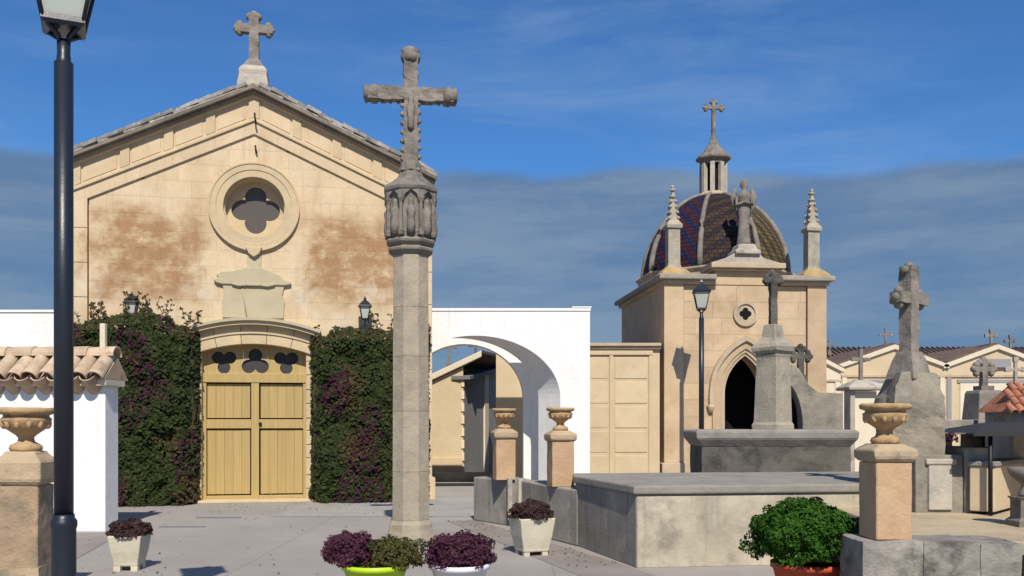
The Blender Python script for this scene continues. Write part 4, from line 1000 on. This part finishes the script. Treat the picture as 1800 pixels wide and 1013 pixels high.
# ================================================================== TOMB TERRACES in the middle
TP = thing('tomb_platform', 'stained cement tomb platform with flat coping right of the planter', 'tomb platform', (0, 0, 0))
base = [(1.35, 9.9), (5.2, 10.4), (5.6, 12.7), (.86, 12.2), (.82, 11.7)]
obj(MB().plan(base, 0, .80), 'wall', 'wallgrey', TP, .012)
obj(MB().plan([(1.362, 9.895), (5.19, 10.39), (5.188, 10.42), (1.362, 9.92)], 0, .775), 'sunlit_front_render', 'wallcream_sunlit', TP, .006)  # thin lighter skin, sunlit look of the front put into its colour
cope = [(1.32, 9.86), (5.25, 10.36), (5.65, 12.78), (.82, 12.25), (.79, 11.7)]
obj(MB().plan(cope, .80, .895), 'coping', 'coping', TP, .02)
TE = thing('tomb_enclosure', 'weathered cement enclosure wall carrying the two distant urn pillars', 'enclosure wall', (0, 0, 0))
obj(MB().plan([(.83, 11.60), (1.2, 12.3), (.45, 13.5), (.13, 13.45), (.48, 12.35)], 0, .72), 'wall', 'wallgrey', TE, .02)
obj(MB().plan([(-.05, 13.85), (.3, 14.0), (-.1, 15.2), (-.62, 14.62)], 0, .70), 'wall', 'wallgrey', TE, .02)
obj(MB().plan([(.13, 13.5), (.5, 13.55), (.3, 13.98), (-.03, 13.84)], 0, .36), 'step', 'coping', TE, .02)
for (x_, y_) in ((.12, 13.47), (-.035, 13.83)): obj(MB().box(-.035, .035, -.03, .03, .1, .74), 'gate_post', 'greylight', TE, .008, loc=(x_, y_ - .03, 0), rz=R(20))
obj(MB().plan([(.45, 13.5), (3.4, 13.9), (3.4, 16.5), (-.1, 15.2), (.3, 14.0)], 0, .60), 'inner_floor', 'coping', TE, .02)

def urn_profile(s=1.0):
    return [(.10, 0), (.11, .02), (.10, .045), (.055, .07), (.05, .10), (.07, .12), (.135, .165), (.165, .215), (.168, .235), (.15, .25), (.15, .262), (.19, .275), (.195, .30), (.18, .315), (.165, .312), (.14, .25), (.02, .22)]
def urn_pillar(label, loc, hw, h, capz, rz=0, us=1.0, foot=0, sd=0., plant=False, mats=('pier', 'piercap', 'urn')):
    t = thing('urn_pillar', label, 'pillar', loc, rz, 'stone pillars topped by urns')
    s = MB().gbox(-hw, hw, -hw, hw, 0, h, .07); s.rough(.005, 6, 0, sd)
    obj(s, 'shaft', mats[0], t, .008, seg=1)
    if foot:
        f_ = MB().gbox(-hw * 1.06, hw * 1.06, -hw * 1.06, hw * 1.06, 0, foot, .06); f_.rough(.012, 5, 0, sd); obj(f_, 'foot', mats[1], t)
    c = MB().square([(hw * 1.02, h), (hw * 1.18, h + .025), (hw * 1.22, h + .045), (hw * 1.22, h + capz * .66), (hw * 1.12, h + capz * .74), (hw * .85, h + capz * .90), (hw * .75, h + capz)])
    c.rough(.006, 7, 0, sd + 1); obj(c, 'cap', mats[1], t, .012)
    u = MB().lathe([(r * us, z * us + h + capz) for r, z in urn_profile()], 28); u.rough(.004, 12, 0, sd)
    ur = obj(u, 'urn', mats[2], t)
    for k in range(12):                              # gadroons round the bowl
        a = 2 * PI * k / 12; g_ = MB().lathe([(.002, -.035 * us), (.02 * us, -.015 * us), (.022 * us, .015 * us), (.002, .04 * us)], 6)
        obj(g_, 'gadroon', mats[2], ur, loc=(math.cos(a) * .148 * us, math.sin(a) * .148 * us, h + capz + .195 * us))
    return t
urn_pillar('small ochre urn pillar, left of the pair in front of the white arch', (X(886, 13.9), 13.95, .70), .15, .62, .16, R(12), .98, sd=1.)
urn_pillar('small ochre urn pillar, right of the pair in front of the white arch', (X(985, 12.25), 12.25, .72), .15, .60, .15, R(12), .98, sd=2.)
urn_pillar('ochre pillar with wide urn standing on the near stone wall beside the green shrub', (X(1556, 7.15), 7.15, .68), .145, .60, .14, R(5), 1.0, sd=3.)
urn_pillar('thick pitted stone pillar with urn at the left picture edge', (X(46, 6.6), 6.6, 0), .138, 1.14, .24, R(5), 1.0, foot=.55, sd=4., mats=('oldpier', 'piercap', 'urn'))

# ================================================================== BLACKENED TOMB with pedestal and cross
BT = thing('tomb', 'large blackened stone tomb with moulded rim, pedestal and carved cross', 'tomb', (X(1352, 13.3), 13.3, 0), R(-1))
b_ = MB().gbox(-.98, 1.18, 0, .95, 0, 1.26, .15); b_.rough(.012, 3); obj(b_, 'body', 'black', BT)
r_ = MB().add([], []); 
for (h0, o0), (h1, o1) in (((1.22, .0), (1.34, .09)), ((1.34, .09), (1.44, .10)), ((1.44, .10), (1.47, .06))):
    r_.plan([(-.98 - o0, -o0), (1.18 + o0, -o0), (1.18 + o0, .95 + o0), (-.98 - o0, .95 + o0)], h0, h1, [(-.98 - o1, -o1), (1.18 + o1, -o1), (1.18 + o1, .95 + o1), (-.98 - o1, .95 + o1)])
obj(r_, 'rim', 'coping', BT, .012)
pdst = MB().square([(.225, 1.46), (.225, 1.54), (.205, 1.58), (.18, 2.55), (.195, 2.60)], (.19, .5), R(40)); pdst.rough(.008, 5); obj(pdst, 'pedestal', 'greymid', BT, .012)
obj(MB().square([(.18, 2.60), (.225, 2.65), (.235, 2.71), (.21, 2.76), (.15, 2.81), (.125, 2.86), (.095, 3.06)], (.19, .5), R(40)).rough(.012, 7), 'pedestal_cap', 'greymid', BT, .015)
cc = MB(); cross(cc, .90, .28, .73, .10, .10, 1.2, .035, .014, 7.); obj(cc, 'carved_cross', 'black', BT, loc=(.19, .5, 3.0), rz=R(8))
# arched tomb behind it
AT = thing('tomb', 'grey brown tomb wall with half arch and dark cross behind the blackened tomb', 'tomb', (X(1390, 16.5), 16.5, 0))
p = [(-.75, 0), (-.62, 0)] + [(-.62 + .0 + .84 * (1 - math.cos(a_)) * .5, 1.35 + 1.05 * math.sin(a_)) for a_ in [0, .3, .6, .9, 1.2, 1.5, 1.57]] 
arc = [(-.2 + .42 * math.cos(PI - PI * i / 16), 1.5 + .85 * math.sin(PI * i / 16)) for i in range(17)]
outl = arc[8:] + [(.22, 0), (.95, 0), (.95, 2.1), (.5, 2.12), (.33, 2.25), (.15, 2.55), (-.1, 2.68), (-.2, 2.67)]
obj(MB().prism(outl, 0, .4), 'wall', 'rock', AT, .01)
obj(MB().box(-.2, .22, .3, .36, 0, 2.34), 'dark_niche_back', 'void', AT)  # black sheet painting the shade inside the half arch
cc = MB().box(-.09, .09, -.09, .09, -.08, .06); cross(cc, .62, .36, .40, .10, .10, 1.6, .04, .01, 9.); obj(cc, 'carved_cross', 'black', AT, loc=(.24, .2, 2.38))
# pale capped pillar tomb
PT = thing('tomb', 'slim pale tomb pillar with slab cap and thin cross left of the rock monument', 'tomb', (X(1513, 18), 18, 0))
obj(MB().box(-.24, .24, -.2, .2, 0, 2.18), 'pillar', 'creamlight', PT, .015)
obj(MB().box(-.30, -.2, -.25, .1, 0, 2.2), 'side_post', 'greylight', PT, .015)
obj(MB().square([(.36, 2.2), (.37, 2.26), (.25, 2.34), (.12, 2.40)]), 'cap', 'greylight', PT, .015)
mm = MB().box(-.035, .035, -.035, .035, 2.38, 3.02).box(-.19, -.035, -.03, .03, 2.78, 2.85).box(.035, .19, -.03, .03, 2.78, 2.85); obj(mm, 'thin_cross', 'grey', PT, .008)

# ================================================================== ROCK MONUMENT with cross
RM = thing('rock_monument', 'lichened rock monument with squat grey cross turned sideways behind the urn', 'monument', (X(1604, 9.9), 9.9, .6))
rk_ = MB().gbox(-.32, .22, -.26, .26, .60, 1.52, .055)
for i, v in enumerate(rk_.v):
    x_, y_, z_ = v; k = (z_ - .6) / .92; s_ = 1.0 - .30 * max(0, k - .66) / .34; rk_.v[i] = (x_ * s_ + .02 * k, y_ * s_, z_)
rk_.rough(.022, 3.2, 0, 2.); rk_.rough(.014, 9, 0, 5.); obj(rk_, 'rock', 'rock', RM)
bs = MB().gbox(-.10, .40, -.30, .30, 0, .64, .08); bs.rough(.008, 5); obj(bs, 'pedestal', 'rock', RM, .01)
obj(MB().box(.03, .28, -.325, -.28, .06, .58).box(.0, .32, -.34, -.29, .54, .60), 'inscription_panel', 'greylight', RM, .012)
bs = MB().gbox(.41, .72, -.33, .30, 0, .72, .08); bs.rough(.008, 5, 0, 3.); obj(bs, 'side_block', 'wallgrey', RM, .012)
cb = MB().square([(.165, -.02), (.16, .04), (.125, .18), (.09, .28)]); cb.rough(.012, 7)
st = len(cb.v); cross(cb, 1.28, .48, .86, .135, .15, 1.15, .035, .012, 11.)
obj(cb, 'cross', 'grey', RM, loc=(-.04, 0, 1.47), rz=R(32))

# ================================================================== RIGHT TERRACE
TR = thing('tomb_terrace', 'raised sandy tomb terrace edged by a pitted stone wall at lower right', 'tomb terrace', (0, 0, 0))
obj(MB().plan([(2.98, 7.36), (12, 7.1), (12, 13.2), (3.9, 13.2), (3.5, 9.0)], 0, .63), 'terrace_slab', 'sand', TR, .015)
xs = [2.66, 3.12, 3.55, 3.86]
for i in range(3):
    ws = MB().gbox(xs[i] + .001, xs[i + 1] - .001, 6.9 - i * .006, 7.38, 0, .68 - .006 * i, .045); ws.rough(.009, 4, 0, 2.); obj(ws, 'wall_stone', 'oldwall', TR)
ws = MB().gbox(3.88, 5.6, 6.78, 7.3, 0, .585, .08); ws.rough(.012, 4, 0, 8.); obj(ws, 'wall_stone', 'wallgrey', TR)
obj(MB().box(4.75, 5.7, 8.3, 8.6, .63, .70), 'edge_slab', 'coping', TR, .015)

YT = thing('tomb', 'small cream tomb chest set askew under the grey canopy', 'tomb', (X(1704, 9.5), 9.5, .63), R(-42))
obj(MB().box(0, .24, 0, 1.3, .03, .50), 'chest', 'cream', YT, .012)
obj(MB().box(-.02, .26, -.02, 1.32, .50, .55), 'lid', 'coping', YT, .01)
obj(MB().box(.02, .22, .02, 1.28, 0, .03), 'foot', 'void', YT)
CN = thing('canopy', 'dark low hipped sheet canopy on thin posts over the cream tomb chest', 'canopy', (X(1703, 9.3), 9.3, .63))
ez_, pz_ = .845, .955
cnp = MB().add([(0, -.1, ez_), (1.7, -.1, ez_), (1.7, 1.0, ez_), (0, 1.0, ez_), (.42, .45, pz_), (1.3, .45, pz_)], [(0, 1, 5, 4), (1, 2, 5), (2, 3, 4, 5), (3, 0, 4), (3, 2, 1, 0)])
obj(cnp, 'sheet', 'darksheet', CN)
obj(MB().box(-.01, 1.71, -.115, -.1, ez_ - .03, ez_ + .01), 'gutter', 'darksheet', CN)
for x_, y_ in ((.22, .0), (.05, .9), (1.6, 0), (1.6, .9)): obj(MB().lathe([(.022, 0), (.022, ez_)], 8), 'post', 'darkiron', CN, loc=(x_, y_, 0))
TB = thing('tomb', 'grey table tomb of a thick slab on dark posts behind the canopy', 'tomb', (X(1648, 11.4), 11.4, .63), R(2))
obj(MB().box(0, .95, 0, .8, .80, .985), 'slab', 'wallgrey', TB, .012)
for x_ in (.2, .82): obj(MB().box(x_ - .04, x_ + .04, .1, .7, 0, .80), 'post', 'darkiron', TB)
# pedestal with cross
PC = thing('tomb', 'tapered grey pedestal with small budded cross beside the red tiled shrine', 'tomb', (X(1729, 12), 12, .6), R(6))
obj(MB().square([(.21, 0), (.20, .9), (.165, 1.36), (.15, 1.40)]), 'pedestal', 'grey', PC, .012)
cc = MB().box(-.09, .09, -.09, .09, -.02, .07); cross(cc, .44, .27, .29, .075, .08, 1.7, .03, .008, 3.); obj(cc, 'cross', 'grey', PC, loc=(0, 0, 1.39))
# shrine with red tiles
SH = thing('shrine', 'little shrine with red clay tiled roof at the right picture edge', 'shrine', (X(1772, 10.2), 10.2, .6), R(-4))
obj(MB().box(.05, 1.1, 0, .7, 0, 1.12), 'wall', 'greylight', SH, .01)
obj(MB().add([(-.02, -.08, 1.10), (1.2, -.08, 1.10), (1.2, .40, 1.42), (.2, .40, 1.42), (-.02, .78, 1.10), (1.2, .78, 1.10)], [(0, 1, 2, 3), (4, 3, 2, 5), (0, 3, 4), (0, 4, 5, 1), (1, 5, 2)]), 'roof_deck', 'redtile', SH)
rt = tile_mesh(.17, .046, .038, 6, .008).mesh('roof_tile'); rt.materials.append(M['redtile'])
for r_i in range(4):
    for k in range(13):
        x_ = .02 + k * .09
        if x_ < .2 * r_i / 4 + .0: continue
        y_ = -.12 + r_i * .125
        o = obj(rt, 'roof_tile', 'redtile', SH, loc=(x_, y_, 1.10 + (y_ + .08) * .667 + .012)); o.rotation_euler = (math.atan(.667) - .05, 0, random.uniform(-.04, .04))
thin_cross('small stone cross above the red tiled shrine', (X(1785, 10.7), 10.7, 1.98), .34, .2, .038, 'greylight', arm=.66)
ub = MB().lathe([(.05, 0), (.06, .03), (.035, .07), (.04, .12), (.13, .2), (.15, .26), (.12, .27), (.02, .24)], 18); 
uo = obj(ub, 'stone_vase', 'grey', loc=(X(1802, 8.4), 8.4, .9)); tag(uo, 'dark stone vase cut by the right picture edge', 'vase')
vs_ = obj(MB().square([(.12, 0), (.12, .05), (.09, .08), (.09, .24), (.11, .27)]), 'vase_block', 'grey', loc=(X(1802, 8.4), 8.4, .63)); tag(vs_, 'stone block carrying the dark vase at right edge', 'plinth')
fl_ = MB(); leaves(fl_, mound((0, 0, .1), .1, .1, .12, 160), .022); fo = obj(fl_, 'flower_bunch', 'bract', loc=(X(1668, 11.0), 11.0, 1.28)); tag(fo, 'small bunch of reddish flowers between rock monument and canopy', 'flowers')
fb_ = obj(MB().square([(.14, 0), (.13, .6), (.15, .66)]), 'flower_stand', 'greylight', loc=(X(1668, 11.0), 11.0, .63), bev=.01); tag(fb_, 'stone stand under the small reddish flower bunch', 'plinth')

# ================================================================== ROW OF TOMB HOUSES at the back
def back_house(label, px0, px1, pxa, ze, za, D, panel, mat='cream'):
    t = thing('tomb_house', label, 'tomb house', (X((px0 + px1) / 2, D), D, 0), 0, 'gabled tomb houses at the back')
    hw = (px1 - px0) / 2 / 1600 * D; xa = X(pxa, D) - X((px0 + px1) / 2, D)
    obj(MB().prism([(-hw, 0), (hw, 0), (hw, ze), (xa, za), (-hw, ze)], 0, 5), 'wall', mat, t)
    obj(MB().prism([(-hw - .1, ze - .12), (xa, za - .1), (hw + .1, ze - .12), (hw + .1, ze + .02), (xa, za + .06), (-hw - .1, ze + .02)], -.1, .12), 'verge', 'creamlight', t, .01)
    rf_ = MB()
    for sx, xe in ((-1, -hw - .12), (1, hw + .12)):
        p = [(xa, za + .06), (xe, ze + .02), (xe, ze + .10), (xa, za + .14)]
        rf_.prism(p if sx > 0 else p[::-1], .1, 5.2)
    obj(rf_, 'roof', 'browntile', t)
    obj(MB().box(-hw, hw, -.05, .01, ze - .42, ze - .34), 'string_course', 'maustrim', t, .008)
    for x_ in (-hw + .04, hw - .2): obj(MB().box(x_, x_ + .16, -.04, .01, 0, ze - .34), 'pilaster', 'creamlight' if panel != 2 else 'grey_and_shade', t, .008)
    if panel:
        obj(MB().box(-hw * .72, hw * .72, -.03, .01, .1, ze - .62), 'door_panel', 'creamlight', t, .01)
        obj(MB().box(-hw * .72 - .1, hw * .72 + .1, -.045, .01, ze - .62, ze - .5), 'lintel', 'grey_and_shade', t, .01)
    if panel == 2: obj(MB().box(xa - .42, xa + .42, -.13, .01, ze - .08, ze + .22), 'gable_plaque', 'grey_and_shade', t, .01)
    return t
back_house('low cream tomb house squeezed behind the mausoleum right corner', 1418, 1478, 1440, 3.35, 3.75, 31, 0, 'creamlight')
back_house('wide cream tomb house with plain gable behind the rock monument', 1478, 1662, 1572, 3.55, 4.22, 32, 1)
back_house('cream tomb house with grey plaque in its gable, above the shrine', 1662, 1842, 1753, 3.55, 4.22, 32, 2)
LR = thing('tomb_row', 'long brown tiled roof running behind the cream tomb houses', 'building', (12.0, 38, 0))
obj(MB().box(-2.5, 16, 0, 5, 0, 4.0), 'wall', 'cream', LR)
lr = MB().add([(-2.7, -.4, 3.95), (16, -.4, 3.95), (16, 2.5, 4.82), (-2.7, 2.5, 4.82), (-2.7, 5.4, 3.95), (16, 5.4, 3.95)], [(0, 1, 2, 3), (3, 2, 5, 4), (0, 3, 4), (1, 5, 2), (0, 4, 5, 1)])
lro = obj(lr, 'roof', 'browntile', LR)
rr_ = MB()
for k in range(80): rr_.tube([(-2.65 + k * .233, -.45, 3.985), (-2.65 + k * .233, 2.48, 4.86)], .06, 5)
rro = obj(rr_, 'tile_rows', 'browntile', lro); rro['kind'] = 'stuff'
thin_cross('thin cross on the plain gabled tomb house, left of the rock monument', (X(1563, 32), 32.3, 4.2), .66, .40, .06)
thin_cross('thin cross on the gable with the grey plaque', (X(1750, 32), 32.3, 4.25), .55, .34, .08)
thin_cross('thin cross just right of the plaque gable peak', (X(1776, 34), 34, 4.2), .55, .34, .08)
thin_cross('tiny cross at the mausoleum right side above the low roof', (X(1458, 33), 33, 4.1), .40, .30, .05)

# ================================================================== PLANTERS
def square_planter(label, loc, rz, hb, ht, h, mat, plant, feet=True, rx=.3, rzz=.17):
    t = thing('planter', label, 'planter', loc, rz, 'square concrete planters')
    obj(MB().square([(hb, .05), (hb + .004, .09), (hb + (ht - hb) * .55, .05 + h * .4), (ht, h - .02), (ht + .003, h), (ht - .03, h), (ht - .035, h - .05)]), 'pot', mat, t, .014)
    for sx in (-1, 1):
        for sy in (-1, 1): obj(MB().box(sx * hb * .72 - .035, sx * hb * .72 + .035, sy * hb * .72 - .035, sy * hb * .72 + .035, 0, .055), 'foot', mat, t)
    obj(MB().square([(ht - .03, h - .05), (ht - .03, h - .03)]), 'soil', 'soil', t)
    lv = MB(); leaves(lv, mound((0, 0, h + .01), rx, rx, rzz, 4200, .5, .28, 4.0, -.12), .017, jit=.9); obj(lv, 'foliage', plant, t)
    c = MB().lathe([(rx * .7, h - .02), (rx * .82, h + rzz * .3), (rx * .6, h + rzz * .65), (rx * .2, h + rzz * .82)], 12); c.rough(.03, 6); obj(c, 'dark_core', 'twig', t)
    return t
square_planter('cream concrete planter with dull red plant near the white outbuilding', (X(228, 9.8), 9.8, 0), R(3), .125, .175, .38, 'concrete', 'dullpurple', rx=.22, rzz=.14)
square_planter('weathered concrete planter with purple brown plant against the platform wall', (X(935, 10.7), 10.9, 0), R(20), .16, .22, .45, 'concrete', 'dullpurple', rx=.26, rzz=.18)
def round_pot(label, loc, r0, r1, h, mat, blobs, extra=None, rim=.02, group='potted plants in the foreground', leaf=.017, n=5200):
    t = thing('potted_plant', label, 'potted plant', loc, 0, group)
    obj(MB().lathe([(r0, 0), (r1, h - .05), (r1 + rim, h - .045), (r1 + rim, h), (r1 - .01, h), (r1 - .02, h - .06)], 32), 'pot', mat, t)
    obj(MB().lathe([(r1 - .015, h - .06), (r1 - .015, h - .05)], 24), 'soil', 'soil', t)
    for (c, rx, ry, rz_, mt, nn) in blobs:
        lv = MB(); leaves(lv, mound(c, rx, ry, rz_, nn, .5, .3, 4.5, -.5), leaf, jit=.9); obj(lv, 'foliage', mt, t)
        o = MB(); o.lathe([(.3, -.35), (.72, 0), (.62, .4), (.2, .72)], 12); o.v = [(v[0] * rx + c[0], v[1] * ry + c[1], v[2] * rz_ + c[2]) for v in o.v]; o.rough(.02, 6)
        obj(o, 'dark_core', 'twig', t)
    return t
round_pot('lime green pot with purple and olive mounds of heather at the column foot', (X(660, 8.2), 8.2, 0), .19, .285, .32, 'limepot',
          [((-.22, -.02, .42), .24, .24, .18, 'purple', 5200), ((.16, -.03, .38), .26, .24, .17, 'olive', 5200)])
round_pot('white pot with purple heather in front of the platform wall', (X(808, 8.2), 8.2, 0), .18, .255, .32, 'whitepot',
          [((.0, 0, .40), .31, .28, .19, 'purple', 6500)])
GS = round_pot('big green shrub in red terracotta pot beside the near urn pillar', (X(1420, 7.75), 7.75, 0), .20, .29, .40, 'redpot',
          [((-.03, 0, .60), .44, .40, .33, 'green', 22000)], leaf=.018)
# weeds by the lamp foot
for lab, px_, D_, r_, hh in (('dark green weeds between the left urn pillar and the near lamp', 84, 7.2, .16, .34), ('bright little weed tuft right of the near lamp foot', 143, 7.0, .10, .16)):
    lv = MB(); leaves(lv, mound((0, 0, hh * .5), r_, r_, hh * .7, 900, .6, .4, 5), .03, jit=.9); o = obj(lv, 'weed_tuft', 'weed', loc=(X(px_, D_), D_, 0)); tag(o, lab, 'weed')
lk = MB().gbox(-1.2, 0, 0, .3, 0, .74, .1); lk.rough(.012, 4); o = obj(lk, 'low_wall', 'wallgrey', loc=(X(98, 8.6), 8.6, 0)); tag(o, 'low grey wall glimpsed between the left urn pillar and the near lamp', 'wall')
# thin flat grey bars lying on the plaza
o = obj(MB().box(-.36, .36, -.07, .07, 0, .008), 'grey_bar', 'greyroof', loc=(X(384, 15.0), 15.0, .0)); tag(o, 'long narrow grey bar nearest the ochre door', 'ground_bar')
o = obj(MB().box(-.34, .34, -.05, .05, 0, .008), 'grey_bar', 'greyroof', loc=(X(320, 13.7), 13.7, .0)); tag(o, 'short grey bar behind the cream planter', 'ground_bar')

# dry leaves blown against the walls and under the creepers
random.seed(77); lit = MB(); pts = []
for _ in range(420):
    k = random.random()
    if k < .5: u = random.uniform(-3.3, 3.4); c = chp(u, -random.uniform(.5, 1.0) - random.random() ** 3 * 2.5, 0); x_, y_ = c[0], c[1]
    elif k < .75: t_ = random.random(); x_, y_ = 1.3 - 1.9 * t_ - random.random() ** 2 * .7, 9.9 + 4.7 * t_
    else: x_, y_ = random.uniform(-6, 1.0), random.uniform(7.5, 16)
    if x_ < -5.7 and y_ < 13.6: continue
    pts.append((Vector((x_, y_, .012)), Vector((0, 0, 1))))
leaves(lit, pts, .022, jit=.35)
lo_ = obj(lit, 'leaf_litter', 'litter'); lo_['kind'] = 'stuff'; lo_['label'] = 'dry brown leaves scattered on the plaza'; lo_['category'] = 'leaf litter'
